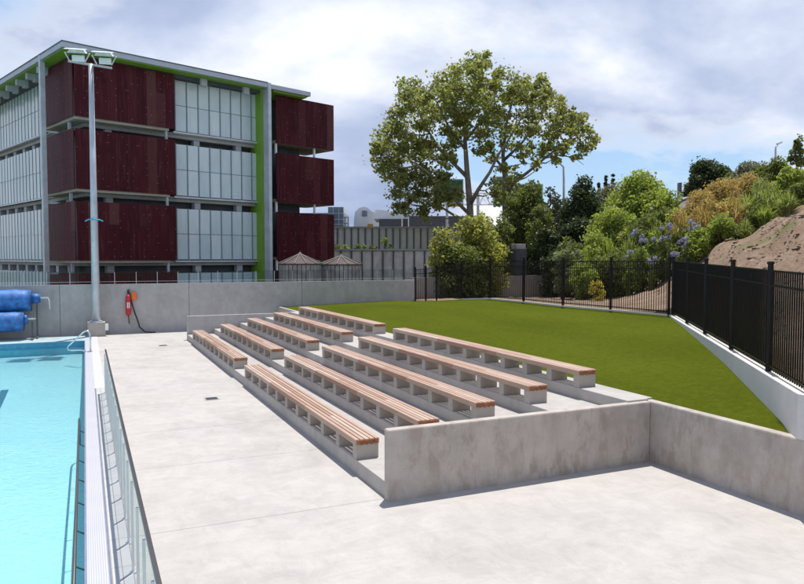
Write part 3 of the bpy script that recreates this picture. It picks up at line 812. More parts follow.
bush(698, 37, 226, 16, 'leaf_bright', 'fresh green shrub at the left edge of the soil bank', leaf=.17)
bush(722, 37, 212, 16, 'leaf_bright', 'fresh green shrub below the orange bushes at the bank edge', leaf=.17)
bush(738, 36, 226, 10, 'leaf_olive', 'small shrub lowest on the edge of the bare soil', leaf=.15)
bush(756, 37.5, 205, 12, 'leaf_olive', 'small shrub at the soil edge under the strappy grass', leaf=.16)
for px, d, ty, hw, lb in [(748, 41, 184, 24, 'large clump of strappy grass above the soil bank'), (772, 40, 178, 20, 'strappy grass clump near the lamp post side of the bank'), (728, 42, 192, 16, 'strappy grass clump among the orange bushes'), (782, 39, 190, 14, 'short strappy grass clump under the bright shrub')]:
    strap_plant(px, d, ty, hw, 'leaf_flax', lb, 'strappy_plant', 'grass clump', 160, .07, 'strappy grass clumps on the bank')
for px, d, ty, hw, n_, lb in [(692, 37.5, 216, 10, 6, 'lilac flowers highest on the bank, right of the others'), (686, 36.8, 232, 9, 5, 'lilac flower clump left of the fresh green shrub at the soil edge'), (668, 38, 222, 10, 6, 'lilac flower clump above the fence corner'),
                              (655, 38.5, 230, 9, 5, 'lilac flower clump beside the olive shrub'), (640, 39, 226, 10, 5, 'lilac flower clump under the light green tree'), (676, 36.5, 244, 8, 4, 'lilac flower clump lowest, right at the fence corner'), (630, 39.5, 244, 9, 4, 'leftmost lilac flower clump behind the fence'), (652, 37.8, 248, 8, 4, 'low lilac flower clump just over the back fence')]:
    agapanthus(px, d, ty, hw, lb, n_)
o = bush(598, 38.5, 276, 8, 'petal_yellow', 'small yellow flowering plant behind the back fence', 'flowering_plant', 'flowering plant', leaf=.12, dens=.5)
for px, d, ty, hw, mt, lb in [(664, 48, 204, 22, 'leaf_olive', 'olive shrub right under the eaves side of the hillside house'), (690, 47, 206, 20, 'leaf_yellow', 'yellow green shrub between the house roof and the lilac flowers'),
        (712, 42, 201, 20, 'leaf_orange', 'golden orange bush lower down, under the tallest orange bush'), (728, 41, 200, 16, 'leaf_orange', 'rusty orange bush beside the strappy grass, lower down'), (735, 44, 196, 18, 'leaf_yellow', 'yellowish shrub behind the strappy grass'), (760, 46, 180, 20, 'leaf_flax', 'straw green bush behind the big strappy clump'),
        (786, 46, 172, 18, 'leaf_yellow', 'yellowish bush left of the bright corner shrub'), (632, 44, 226, 22, 'leaf_yellow', 'yellow green shrub in the middle of the planted slope'), (604, 50, 214, 20, 'leaf_olive', 'olive shrub beside the dark evergreen'),
        (570, 47, 236, 16, 'leaf_olive', 'olive shrub below the evergreen behind the pale shrubs'), (553, 47, 244, 14, 'leaf_dark', 'dark low shrub at the right end of the low wall'), (626, 61, 190, 18, 'leaf_grey', 'grey green tree between the brownish tree and the broad hillside tree'),
        (540, 52, 206, 16, 'leaf_olive', 'olive sapling tree right of the dark pillar'), (512, 54, 196, 14, 'leaf_olive', 'dull green tree hiding the lower edge of the road sign'), (566, 62, 196, 14, 'leaf_grey', 'grey tree left of the street lamp post'),
        (684, 40, 226, 14, 'leaf_olive', 'olive shrub behind the lilac flowers by the soil edge'), (660, 41, 228, 14, 'leaf_bright', 'bright green shrub behind the fence corner flowers')]:
    bush(px, d, ty, hw, mt, lb, leaf=.22)
for px, d, ty, hw, mt, lb in [(608, 43, 226, 20, 'leaf_bright', 'feathery light grass clump leaning over the light green shrubs'), (630, 42, 216, 18, 'leaf_flax', 'tall pale grass clump left of the lilac flowers'), (655, 41.5, 212, 18, 'leaf_bright', 'bright arching grass clump above the lilac flowers'),
        (682, 41, 200, 20, 'leaf_orange', 'tan grass clump at the left end of the orange bushes'), (706, 40.5, 190, 22, 'leaf_orange', 'tallest tan grass clump in front of the orange bushes'), (733, 40, 182, 22, 'leaf_orange', 'tan grass clump between the orange bushes and the strappy grass'),
        (762, 41.5, 168, 22, 'leaf_flax', 'straw coloured grass clump nearest the skyline'), (716, 37.5, 222, 16, 'leaf_flax', 'short pale grass clump beside the fresh green soil edge shrubs'), (765, 37, 200, 18, 'leaf_bright', 'green grass clump hanging over the upper soil edge'),
        (788, 37, 186, 18, 'leaf_flax', 'pale grass clump at the upper right soil edge'), (586, 42, 244, 14, 'leaf_bright', 'small bright grass clump behind the yellow flowers'), (745, 36.5, 214, 14, 'leaf_flax', 'small pale grass clump on the middle of the soil edge')]:
    strap_plant(px, d, ty, hw, mt, lb, 'feathery_plant', 'grass clump', 230, .05, 'feathery grasses among the shrubs')
# conifer tips on the skyline
def conifer(px, d, topy, hw, label):
    p = pd(px, topy, d); lat, _ = ld(p); zb = hz(lat, d); o = empty('conifer', (p.x, p.y, zb), label, 'tree', 'conifers on the skyline'); h = p.z - zb; w = hw * d / F
    cs = []; rs = []; cnt = []
    for i in range(60):
        t = RNG.random(); a = RNG.uniform(0, 6.28); r = w * (1 - t) * .8
        cs.append((p.x + math.cos(a) * r, p.y + math.sin(a) * r, zb + .2 * h + t * h * .78)); rs.append(w * .34 * (1.25 - t)); cnt.append(40)
    leaves_obj('crown', leaf_arrays(cs, rs, cnt, .4, squash=.6), .4, 'leaf_dark', o, aspect=.35)
    m = MB(); m.tube([(p.x, p.y, zb - .2), (p.x, p.y, zb + h * .9)], [.25, .03], 6); m.build('trunk', 'bark_dark', o)
conifer(606, 78, 174, 8, 'dark conifer tip left of the broad hillside tree'); conifer(613, 80, 172, 8, 'dark conifer tip close to the broad hillside tree'); conifer(599, 80, 179, 7, 'lowest dark conifer tip beside the evergreen')

# ------------------------------------------------------------------ the maroon building
P0 = pd(62, 41, 40.0)
def dirw(l, d): v = W(l, d); v.z = 0; return v.normalized()
BTH = R(45.814); BR = dirw(math.sin(BTH), math.cos(BTH)); BLD = dirw(-math.cos(BTH), math.sin(BTH))
UP = Vector((0, 0, 1))
def bp(r, l, z): return Vector((P0.x, P0.y, 0)) + BR * r + BLD * l + UP * z
ROOF = 16.14
o = B = empty('maroon_building', bp(0, 0, -1.75), 'four storey building with maroon screens, frosted glass and lime green fin', 'building')
def bbox(m, r0, r1, l0, l1, z0, z1, mi=0): m.obox(bp(r0, l0, z0), BR * (r1 - r0), BLD * (l1 - l0), UP * (z1 - z0), mi)
LEV = [(15.68, 12.25), (11.55, 8.05), (7.34, 3.85), (3.1, -.35)]
# roof
m = MB(); bbox(m, 0, 13.55, 0, 40, ROOF - .30, ROOF); bbox(m, 13.84, 17.28, .05, 14, ROOF - .32, ROOF - .02); rf = m.build('roof', 'roof_metal', B)
m = MB(); bbox(m, .12, 13.53, .12, 39.8, ROOF - .36, ROOF - .302); bbox(m, 14.2, 17.1, .3, 13.8, ROOF - .44, ROOF - .322); m.build('soffit', 'lime_green', rf)
m = MB(); bbox(m, .95, 14.1, .95, 2.49, 15.62, ROOF - .365); m.build('header_wall', 'mass_dark', B)
m = MB(); bbox(m, .95, 2.5, 2.5, 39, 15.62, ROOF - .365); m.build('header_wall', 'mass_dark', B)
m = MB(); bbox(m, -.03, 13.55, -.03, 40, ROOF + .002, ROOF + .06); m.build('roof_edge', 'rib_steel', rf)
# dark mass behind
m = MB(); bbox(m, 2.5, 18.0, 2.5, 39, -1.75, 15.6); m.build('inner_wall', 'mass_dark', B)
# slabs between storeys
def slab(z0, z1, mat='slab_grey'):
    m = MB(); bbox(m, 1.75, 14.1, 1.75, 39, z0, z1); bbox(m, 1.55, 14.1, 1.55, 1.75, z0 + .22, z1 - .02); bbox(m, 1.55, 1.75, 1.75, 39, z0 + .22, z1 - .02)
    m.build('floor_slab', mat, B)
for z in (11.9, 7.75, 3.55, -.65): slab(z - .04, z + .26)
# columns in the recess, both faces
for (t0, t1) in LEV:
    for l in [4.9 + 2.15 * k for k in range(16)]:
        m = MB(); bbox(m, 1.85, 2.3, l, l + .5, t1 - .8, t1 - .32); m.build('column', 'column_grey', B)
    for r in (3.0, 8.9, 12.1):
        m = MB(); bbox(m, r, r + .42, 1.85, 2.3, t1 - .8, t1 - .32); m.build('column', 'column_grey', B)
for l in [4.9 + 2.15 * k for k in range(16)]:
    m = MB(); bbox(m, .7, .948, l, l + .5, 15.3, ROOF - .37); m.build('column', 'column_grey', B)
    m = MB(); bbox(m, .25, .698, l + .1, l + .4, ROOF - .75, ROOF - .37); m.build('roof_beam', 'column_grey', B)
for r in (8.9, 12.1):
    m = MB(); bbox(m, r, r + .42, .7, .948, 15.3, ROOF - .37); m.build('column', 'column_grey', B)
# maroon screens
SR = random.Random(3)
def screen_face(m, org, u, length, nrm, z0, z1, bw=.62):
    """vertical boards with random heights; fixings as small pale dots"""
    k = int(round(length / bw)); w = length / k
    for i in range(k):
        cuts = [z0, z1] if SR.random() < .45 else [z0, z0 + (z1 - z0) * SR.choice([.28, .5, .5, .62, .75]), z1]
        for a, c in zip(cuts, cuts[1:]):
            m.obox(org + u * (i * w + .002) + UP * a, u * (w - .004), nrm * .05, UP * (c - a - .006))
        for j in range(8):
            if SR.random() < .6:
                q = org + u * ((i + SR.choice([.1, .5, .9])) * w) + UP * (z0 + (z1 - z0) * (j + .5) / 8) + nrm * .052
                m.obox(q - u * .018, u * .036, nrm * .006, UP * .036, 1)
for i, (zt, zb_) in enumerate(LEV):
    # wrap-round corner box
    m = MB()
    screen_face(m, bp(.9, .9, 0) - BLD * .05, BR, 6.15, -BLD, zb_, zt)
    screen_face(m, bp(.9, .9, 0) - BR * .05, BLD, 5.44, -BR, zb_, zt)
    sc = m.build('screen', ['maroon_screen', 'dot_pale'], B)
    m = MB(); bbox(m, .93, 6.7, .93, 2.4, zb_ - .14, zb_ + .2); bbox(m, .93, 2.4, 2.4, 6.2, zb_ - .14, zb_ + .2); m.build('balcony_floor', 'pier_concrete', sc)
    if i < 3:
        m = MB(); bbox(m, 1.0, 1.16, 2.2, 2.34, zb_ - .75, zb_ - .15); m.build('balcony_post', 'column_grey', sc)
        m = MB(); bbox(m, 6.5, 6.64, 1.0, 1.14, zb_ - .75, zb_ - .15); m.build('balcony_post', 'column_grey', sc)
    # end balcony beyond the fin
    m = MB()
    screen_face(m, bp(14.75, .9, 0) - BLD * .05, BR, 5.27, -BLD, zb_, zt)
    screen_face(m, bp(20.02, .9, 0) + BR * .02, BLD, 3.6, BR, zb_, zt)
    screen_face(m, bp(18.02, 4.5, 0), BR, 2.0, BLD, zb_, zt)
    sc = m.build('screen', ['maroon_screen', 'dot_pale'], B)
    m = MB(); bbox(m, 14.77, 20.0, .91, 2.5, zb_ + .02, zb_ + .22); bbox(m, 18.02, 20.0, 2.5, 4.45, zb_ + .02, zb_ + .22); m.build('balcony_floor', 'pier_concrete', sc)
    if i < 3:
        m = MB(); bbox(m, 14.8, 14.94, .97, 1.11, zb_ - .75, zb_); m.build('balcony_post', 'white_paint', sc)
        m = MB(); bbox(m, 18.25, 18.37, .97, 1.11, zb_ - .75, zb_); m.build('balcony_post', 'white_paint', sc)
    # frosted glass on the right face
    m = MB(); f = MB(); r0, r1 = 7.46, 14.0; k = 8; w = (r1 - r0) / k; zm = zb_ + (zt - zb_) * .5
    for q in range(k):
        a = r0 + q * w
        bbox(m, a + .02, a + w - .02, 1.6, 1.63, zb_ + .06, zm - .02); bbox(m, a + .02, a + w - .02, 1.6, 1.63, zm + .02, zt - .1)
    gl = m.build('glass_screen', 'louvre_glass', B)
    for q in range(k + 1): bbox(f, r0 + q * w - .03, r0 + q * w + .03, 1.55, 1.68, zb_, zt - .06)
    bbox(f, r0, r1, 1.585, 1.66, zm - .02, zm + .02)
    f.build('frame', 'glass_frame', gl)
    f = MB(); bbox(f, r0 - .2, r1 + .1, 1.42, 1.9, zb_ - .12, zb_ - .01); f.build('sill', 'galvanised', gl)
    # louvred glass on the left face
    m = MB(); f = MB(); l0, l1 = 9.0, 38.5; k = 40; w = (l1 - l0) / k
    for q in range(k):
        a = l0 + q * w
        for (za, zc) in ((zb_ + .05, zm - .02), (zm + .02, zt - .05)):
            m.obox(bp(1.66, a + .05, za), BLD * (w * .64) - BR * .03, BR * .03 + BLD * .008, UP * (zc - za))
        bbox(f, 1.80, 1.86, a + w * .7, a + w * .95, zb_, zt)
    gl = m.build('glass_louvre', 'louvre_glass', B)
    bbox(f, 1.45, 1.85, l0 - .1, l1, zb_ - .12, zb_ - .01); bbox(f, 1.72, 1.8, l0, l1, zm - .02, zm + .02)
    f.build('frame', 'galvanised', gl)
# fin and edge columns
m = MB(); bbox(m, 13.56, 14.1, .9, 2.4, -1.75, ROOF - .365); m.build('green_fin', 'lime_green', B)
m = MB(); bbox(m, 13.57, 13.82, -.02, .6, -1.75, ROOF + .03); m.build('edge_column', 'galvanised', B)
m = MB(); bbox(m, 14.104, 14.7, 1.4, 2.6, -1.75, ROOF - .46); m.build('dark_recess', 'mass_dark', B)
m = MB(); bbox(m, -.02, .25, 3.75, 4.05, -1.75, ROOF + .08); m.build('edge_column', 'galvanised', B)
m = MB(); bbox(m, .30, 1.0, 3.86, 3.94, 3.0, 3.12); bbox(m, .30, 1.0, 3.86, 3.94, 7.3, 7.42); bbox(m, .3, 1.0, 3.86, 3.94, 11.6, 11.72); m.build('tie_bar', 'galvanised', B)

# ------------------------------------------------------------------ floodlight pole
pb = gy(96.5, 332, 39.5); PXX = pb.x; PYY = 39.35
o = empty('floodlight_pole', (PXX, PYY, 0), 'tall galvanised floodlight pole on a concrete block by the pool wall', 'lamp post')
m = MB(); m.box(PXX - .42, PXX + .42, PYY - .42, PYY + .42, .004, .72); m.build('plinth', 'pier_concrete', o, bevel=.02)
zt = gy(91, 64, PYY).z
m = MB(); m.tube([(PXX, PYY, .72), (PXX, PYY, 6), (PXX, PYY, zt)], [.21, .165, .115], 14); m.build('pole', 'galvanised', o, smooth=True)
m = MB(); m.tube([(PXX, PYY, .72), (PXX, PYY, .78)], .3, 14); m.build('base_plate', 'galvanised', o)
m = MB(); m.box(PXX + .40, PXX + .56, PYY - .45, PYY - .25, .3, .62); m.build('socket_box', 'white_plastic', o)
# blue tie
zz = gy(95, 220.5, PYY).z
m = MB(); m.tube([(PXX - .42, PYY - .1, zz - .05), (PXX - .26, PYY - .24, zz + .04), (PXX, PYY - .26, zz + .06), (PXX + .26, PYY - .2, zz + .03), (PXX + .4, PYY - .05, zz - .03)], .035, 5); m.build('blue_tie', 'tape_blue', o)
m = MB(); m.obox((PXX - 1.05, PYY - .06, zt - .02), (2.05, .12, -.1), (0, .12, 0), (0, 0, .1)); m.build('crossarm', 'galvanised', o)
def fbox(m, c, ax, ay, az, sx, sy, sz): m.obox(c - ax * sx / 2 - ay * sy / 2 - az * sz / 2, ax * sx, ay * sy, az * sz)
for dx in (-.62, .62):
    c = Vector((PXX + dx, PYY - .25, zt + .42)); ax = Vector((.98, -.18, 0)).normalized(); fw = Vector((-.17, -.95, -.32)).normalized(); ay = fw; az = ax.cross(ay).normalized()
    if az.z < 0: az = -az
    m = MB()
    # shallow tapering housing with a visor plate on top
    q = [c + ax * sx * .44 + ay * sy * .27 + az * sz for sz in (0, .2) for sx, sy in ((-1, -1), (1, -1), (1, 1), (-1, 1))]
    for i in range(4, 8): q[i] = q[i].lerp(c + az * .2, .35)
    m._add(q, MB.BF); fl = m.build('floodlight', 'lamp_housing', o)
    m = MB(); fbox(m, c - az * .02 + ay * .0, ax, ay, az, .78, .46, .03); m.build('lens', 'lamp_glass', fl)
    m = MB(); fbox(m, c + ay * .4 + az * .20, ax, ay, az, .98, .6, .025); m.build('visor', 'lamp_housing', fl)
    m = MB()
    for s in (-1, 1): m.tube([c + ax * .57 * s, Vector((PXX + dx, PYY, zt + .04)) + ax * .35 * s], .035, 6)
    m.build('bracket', 'galvanised', fl)
    m = MB(); fbox(m, Vector((PXX + dx + .05, PYY - .05, zt + .2)), ax, ay, az, .55, .3, .28); m.build('control_box', 'lamp_housing', fl)

# ------------------------------------------------------------------ rescue tube on the wall
tq = gy(128.2, 305, 39.95); tx, tz = tq.x, tq.z
o = empty('rescue_tube', (tx, 39.94, tz), 'red rescue tube with black strap and orange tag hanging on the pool wall', 'rescue tube')
m = MB(); m.tube([(tx + .01, 39.9, tz + .56), (tx, 39.9, tz + .50), (tx, 39.9, tz + .3), (tx, 39.9, tz - .35), (tx, 39.9, tz - .5), (tx, 39.9, tz - .56)], [.06, .11, .135, .135, .11, .06], 12); m.build('tube', 'red_foam', o, smooth=True)
m = MB(); m.box(tx - .07, tx + .07, 39.75, 39.765, tz - .15, tz + .15); lbp = m.build('label_patch', 'white_plastic', o)
m = MB()
for k in range(5): m.box(tx - .035, tx + .035, 39.744, 39.748, tz - .125 + .055 * k, tz - .095 + .055 * k)
m.build('lettering', 'red_foam', lbp)
m = MB(); m.tube([(tx, 39.9, tz + .52), (tx - .01, 39.93, tz + .78), (tx + .05, 39.93, tz + .84), (tx + .09, 39.88, tz + .5), (tx + .2, 39.85, tz), (tx + .34, 39.85, tz - .5), (tx + .46, 39.85, tz - .85), (tx + .54, 39.8, tz - 1.18), (tx + .8, 39.7, .06), (tx + 1.15, 39.6, .035), (tx + 1.32, 39.62, .035)], .035, 6); m.build('strap', 'black_rubber', o, smooth=True)
m = MB(); m.tube([(tx, 39.9, tz - .55), (tx + .03, 39.92, tz - .95), (tx + .06, 39.92, tz - 1.0)], .022, 6); m.build('tail_strap', 'black_rubber', o, smooth=True)
m = MB(); m.obox((tx + .18, 39.88, tz + .28), (.26, 0, -.04), (0, .05, 0), (-.02, 0, .42)); m.build('orange_tag', 'orange_flag', o, bevel=.02)

# ------------------------------------------------------------------ pool cover reels
def reel(px_end, py_c, rad, label, y, hubw, crank):
    p = gy(px_end, py_c, y); x1, z = p.x, p.z
    o = empty('cover_reel', (x1, y, 0), label, 'pool cover', 'rolled pool covers')
    m = MB(); rr = random.Random(int(px_end))
    nst = 26; pts = []; rads = []
    for i in range(nst): pts.append((x1 - 9 + 9 * i / (nst - 1), y, z)); rads.append(rad * (1 + rr.uniform(-.04, .04)) * (1 if i < nst - 1 else .97))
    m.tube(pts, rads, 22); m.build('cover_roll', 'cover_blue', o, smooth=True)
    m = MB(); m.tube([(x1 + .001, y, z), (x1 + .03, y, z)], rad * .96, 22); m.build('roll_end', 'cover_blue_edge', o)
    m = MB(); m.tube([(x1 + .03, y, z + .1), (x1 + hubw, y, z + .1)], [.26, .22], 12); m.build('hub', 'cover_blue', o, smooth=True)
    m = MB(); m.tube([(x1 + hubw, y, z + .12), (x1 + hubw + .35, y, z + .12)], .045, 8)
    if crank: m.tube([(x1 + hubw + .33, y, z + .14), (x1 + hubw + .40, y - .05, z - .05), (x1 + hubw + .42, y - .08, z - .45)], .05, 8)
    m.build('axle', 'steel', o)
    m = MB()
    for xx in ((x1 + .38,) if not crank else (x1 + .25,)):
        m.box(xx - .04, xx + .04, y - .04, y + .04, .02, z); m.box(xx - .05, xx + .05, y - .5, y + .5, .02, .1)
        m.build('stand', 'rib_steel', o); m = MB()
    m.box(x1 - 8.6, x1 - 8.52, y - .04, y + .04, .02, z)
    m.build('stand', 'rib_steel', o)
reel(31, 300.5, .55, 'upper blue rolled pool cover with crank handle on its stand', 39.35, .42, True)
reel(23.5, 321.5, .47, 'lower blue rolled pool cover close to the ground', 38.75, .18, False)

# ------------------------------------------------------------------ round slatted tanks
def tank(px, apex, eave, hw, d, label):
    p = pd(px, apex, d); r = hw * d / F; ze = pd(px, eave, d).z
    o = empty('slatted_tank', (p.x, p.y, -1.75), label, 'tank', 'round slatted tanks behind the pool wall')
    m = MB(); n = 30
    for i in range(n):
        a = 2 * math.pi * i / n; t = Vector((math.cos(a), math.sin(a), 0)); s = Vector((-t.y, t.x, 0)); wv = 2 * math.pi * r / n
        m.obox(Vector((p.x, p.y, -1.75)) + t * r - s * wv * .43, s * wv * .86, t * .06, UP * (ze + 1.75))
    m.build('slat_wall', 'weathered_slat', o)
    m = MB(); m.tube([(p.x, p.y, -1.7), (p.x, p.y, ze - .05)], r - .06, 24); m.build('drum', 'dark_cladding', o)
    m = MB(); n = 12; ring = [Vector((p.x + math.cos(6.2832 * i / n) * r * 1.1, p.y + math.sin(6.2832 * i / n) * r * 1.1, ze)) for i in range(n)]; ap = Vector((p.x, p.y, p.z))
    vs = ring + [v - Vector((0, 0, .08)) for v in ring] + [ap]
    m._add(vs, [(i, (i + 1) % n, 2 * n) for i in range(n)] + [(i + n, (i + 1) % n + n, (i + 1) % n, i) for i in range(n)] + [tuple(reversed(range(n, 2 * n)))])
    ro = m.build('roof', 'tank_roof', o)
    m = MB()
    for i in range(n): m.tube([ring[i] + Vector((0, 0, .03)), ap + Vector((0, 0, .03))], .04, 5)
    m.tube([ap, ap + Vector((0, 0, .14))], [.14, .05], 8)
    m.build('ridge', 'tank_ridge', ro)
tank(300, 254, 263.5, 20, 47, 'round slatted tank with shallow cone roof, partly before the maroon screens')
tank(341, 256, 264, 19.5, 48.5, 'round slatted tank with cone roof, below the ribbed panel walls')

# ------------------------------------------------------------------ ribbed retaining panels (two tiers)
def ribbed(px0, px1, ytop, ybot, d, step, label, mat):
    a = pd(px0, ytop, d); c = pd(px1, ytop, d); zb_ = pd(px0, ybot, d).z; u = (c - a).normalized(); L = (c - a).length; fw = W(0, 1)
    o = empty('panel_wall', (a.x, a.y, zb_), label, 'wall'); wpx = step * d / F; k = int(L / wpx)
    m = MB(); m.obox(Vector((a.x, a.y, zb_ - 4)), u * L, fw * .3, UP * (a.z - zb_ + 4)); m.build('panel', mat, o)
    for i in range(k + 1):
        q = Vector((a.x, a.y, zb_ - 4)) + u * (i * wpx) - fw * .18
        m = MB(); m.obox(q, u * .14, fw * .177, UP * (a.z - zb_ + 3.95)); m.build('rib', 'rib_steel', o)
    m = MB(); m.obox(Vector((a.x, a.y, a.z)) - fw * .2 + UP * .003, u * L, fw * .55, UP * .14); m.build('capping', 'slab_grey', o)
ribbed(330, 455, 250.5, 282, 62, 10.4, 'lower tier of pale stained panel wall with dark upright ribs', 'old_panel_concrete')
ribbed(330, 560, 228, 250, 70, 6.9, 'upper tier of grey panel wall with dark upright ribs', 'upper_panel_concrete')
a = pd(320, 248.5, 63); c = pd(450, 248.5, 63); fw = W(0, 1)
m = MB(); m.obox(Vector((a.x, a.y, -1.7)), c - a, fw * 7.2, UP * (a.z + 1.7 - .4)); kind(m.build('terrain', 'rough_ground'))
for i, px in enumerate((338, 346, 356, 364, 373, 384, 391)):
    bush(px, 63.8, 246.0 - (i % 3) * 1.2 - (8 if i == 5 else 0), 5, 'leaf_bright' if i % 2 else 'leaf_olive', ['weed tuft nearest the maroon building on the panel wall ledge', 'second weed tuft along the panel wall ledge, bright green', 'third weed tuft along the panel wall ledge, olive', 'fourth weed tuft along the panel wall ledge, bright green', 'fifth weed tuft along the panel wall ledge, olive', 'tall wispy weed on the panel wall ledge', 'last weed tuft on the panel wall ledge, toward the big tree'][i], 'weed_tuft', 'weed', leaf=.16, base=pd(px, 249.5, 63.8).z, group='weeds on the panel wall ledge', clumps=7, stems=2)

# ------------------------------------------------------------------ buildings beyond
def ablock(m, px0, px1, yt, yb, d, depth, mi=0):
    a = pd(px0, yt, d); c = pd(px1, yt, d); zb_ = pd(px0, yb, d).z
    m.obox(Vector((a.x, a.y, zb_)), Vector((c.x - a.x, c.y - a.y, 0)), W(0, depth), UP * (a.z - zb_), mi)
o = empty('glass_building', pd(330, 262, 110), 'blue grey glass building just right of the maroon screens', 'building')
m = MB(); ablock(m, 300, 328, 213, 262, 112, 10); ablock(m, 328, 343.5, 207, 262, 110, 12); m.build('wall', 'blue_glass', o)
m = MB()
for y in (213, 219, 224): ablock(m, 328, 343.5, y, y + .6, 109.9, .08)
for x in (333, 338.5): ablock(m, x, x + .5, 207.5, 226, 109.85, .04)
m.build('window_band', 'column_grey', o)
m = MB(); ablock(m, 344.5, 345.3, 217, 232, 108, .2); ablock(m, 347.8, 348.4, 217, 232, 108, .2); ablock(m, 343.6, 348.4, 217, 217.7, 107.8, .15); ablock(m, 343.6, 348.4, 223, 223.5, 107.8, .15); m.build('stair_frame', 'dark_cladding', o)
o = empty('white_building', pd(365, 262, 120), 'white sheeted building with a small square window and sloping roof', 'building')
m = MB(); d = 120
def prism(m, prof, d, depth):
    f = [pd(x, y, d) for x, y in prof]; b = [v + W(0, depth) for v in f]; n = len(f)
    m._add(f + b, [tuple(reversed(range(n))), tuple(range(n, 2 * n))] + [(i, (i + 1) % n, (i + 1) % n + n, i + n) for i in range(n)])
prism(m, [(352, 262), (354, 220), (355, 212), (359, 208), (364, 206.5), (368, 208), (371, 211), (373, 212), (373, 262)], 120, 14); m.build('wall', 'white_sheet', o)
m = MB(); prism(m, [(373.05, 262), (373.05, 209.5), (386, 210.5), (392, 213), (398, 217), (398, 262)], 121, 14); m.build('wing', 'white_paint', o)
m = MB(); ablock(m, 362, 367, 210.5, 216, 119.8, .15); m.build('window', 'blue_glass', o)
m = MB(); ablock(m, 367.5, 373, 224, 228, 119, .5); m.build('yellow_panel', 'sign_yellow', o)
o = empty('white_roof_building', pd(395, 262, 105), 'dark walled building with a white pitched roof, left of the tall tree', 'building')
m = MB(); ablock(m, 379, 409, 219, 262, 100, 12); ablock(m, 409.1, 480, 216, 262, 99, 12); m.build('wall', 'dark_cladding', o)
m = MB(); prism(m, [(374, 219), (386, 214), (400, 208.5), (412, 209), (420, 216), (409, 218.9), (379, 218.9)], 101, 10); m.build('roof', 'white_paint', o)
m = MB(); ablock(m, 401.5, 402.6, 206, 232, 96, .3); ablock(m, 408, 409, 206, 232, 96, .3); m.build('white_post', 'white_paint', o)
o = empty('hillside_house', pd(680, 212, 75), 'grey pitched house roof showing above the hillside bushes', 'house')
m = MB(); prism(m, [(671, 206), (671, 230), (700, 230), (700, 200.5), (692, 198)], 74, 8); m.build('wall', 'white_sheet', o)
m = MB(); prism(m, [(670, 206), (670, 205), (690, 196), (708, 201), (708, 202), (690, 197.2)], 73.6, 9); m.build('roof', 'house_roof', o)
m = MB(); ablock(m, 679.5, 682, 182.5, 198, 76, .6); m.build('chimney', 'dark_cladding', o)

# ------------------------------------------------------------------ road sign gantry
GD = 78.0
def gp(px, py, dd=0): return pd(px, py, GD + dd)
o = empty('road_gantry', gp(470, 262), 'steel road gantry with green direction signs behind the tall tree', 'gantry')
m = MB()
for yy in (193, 204.5):
    for dd in (0, 1.2): m.tube([gp(430, yy, dd), gp(545, yy, dd)], .09, 6)
xs_ = np.linspace(430, 545, 22)
for i in range(21):
    ya, yb = (193, 204.5) if i % 2 == 0 else (204.5, 193)
    for dd in (0, 1.2): m.tube([gp(xs_[i], ya, dd), gp(xs_[i + 1], yb, dd)], .06, 5)
m.build('truss', 'white_paint', o)
m = MB()
for px in (447, 478): m.tube([gp(px, 290, .6), gp(px, 192, .6)], .16, 8)
m.build('upright', 'galvanised', o)
def sign(x0, x1, y0, y1, mats):
    m = MB(); ablock(m, x0, x1, y0, y1, GD - .5, .14); s = m.build('sign_panel', mats, o)
    m = MB(); w = .5
    for r in ((x0 + .4, x1 - .4, y0 + .4, y0 + .9), (x0 + .4, x1 - .4, y1 - .9, y1 - .4), (x0 + .4, x0 + .9, y0 + 1, y1 - 1), (x1 - .9, x1 - .4, y0 + 1, y1 - 1)): ablock(m, *r, GD - .52, .016)
    m.build('sign_border', 'white_paint', s); return s
sign(439, 463.5, 179, 203, 'sign_green'); sign(493.5, 512, 176.5, 206, 'sign_green'); sign(515, 543, 184, 205, 'sign_green')
m = MB(); ablock(m, 447, 463.5, 203.3, 206.5, GD - .5, .14); m.build('lower_panel', 'sign_yellow', o)
m = MB(); ablock(m, 441, 462, 188, 200, GD - .53, .008); m.build('sign_field', 'sign_blue', o)

# ------------------------------------------------------------------ street lamps
def lamp(pts, d, r, label, head):
    o = empty('street_lamp', pd(pts[0][0], pts[0][1], d), label, 'street lamp', 'street lamps beyond the trees')
    m = MB(); q = [pd(x, y, d) for x, y in pts]; m.tube(q, [r * (1 - .5 * i / (len(q) - 1)) for i in range(len(q))], 8); m.build('pole', 'galvanised', o, smooth=True)
    m = MB(); a, c = pd(head[0], head[1], d), pd(head[2], head[3], d); v = (c - a); side = W(0, 1) * .28
    m.obox(a - side * .5, v, side, UP * .16); m.build('lamp_head', 'lamp_housing', o)
lamp([(563.8, 240), (563.8, 180), (563.5, 167), (558, 161.5), (553.5, 158.5)], 72, .13, 'street lamp on an angled arm above the dark evergreen', (555, 159.2, 551, 157.5))
lamp([(775.5, 185), (775.6, 150), (775.8, 146.8), (778, 145)], 58, .09, 'street lamp on the skyline at the right of the bank', (777, 145, 781.5, 143.2))
# dark utility pillar
p = pd(518.5, 244, 48.6); o = empty('utility_pillar', (p.x, p.y, 1.2), 'dark concrete pillar standing in the bushes behind the fence', 'pillar')
m = MB(); m.box(p.x - .42, p.x + .42, p.y - .4, p.y + .4, 1, p.z - .35); m.build('shaft', 'dark_cladding', o, bevel=.02)
m = MB(); m.box(p.x - .36, p.x + .36, p.y - .36, p.y + .36, p.z - .348, p.z); m.build('cap', 'weathered_slat', o, bevel=.02)

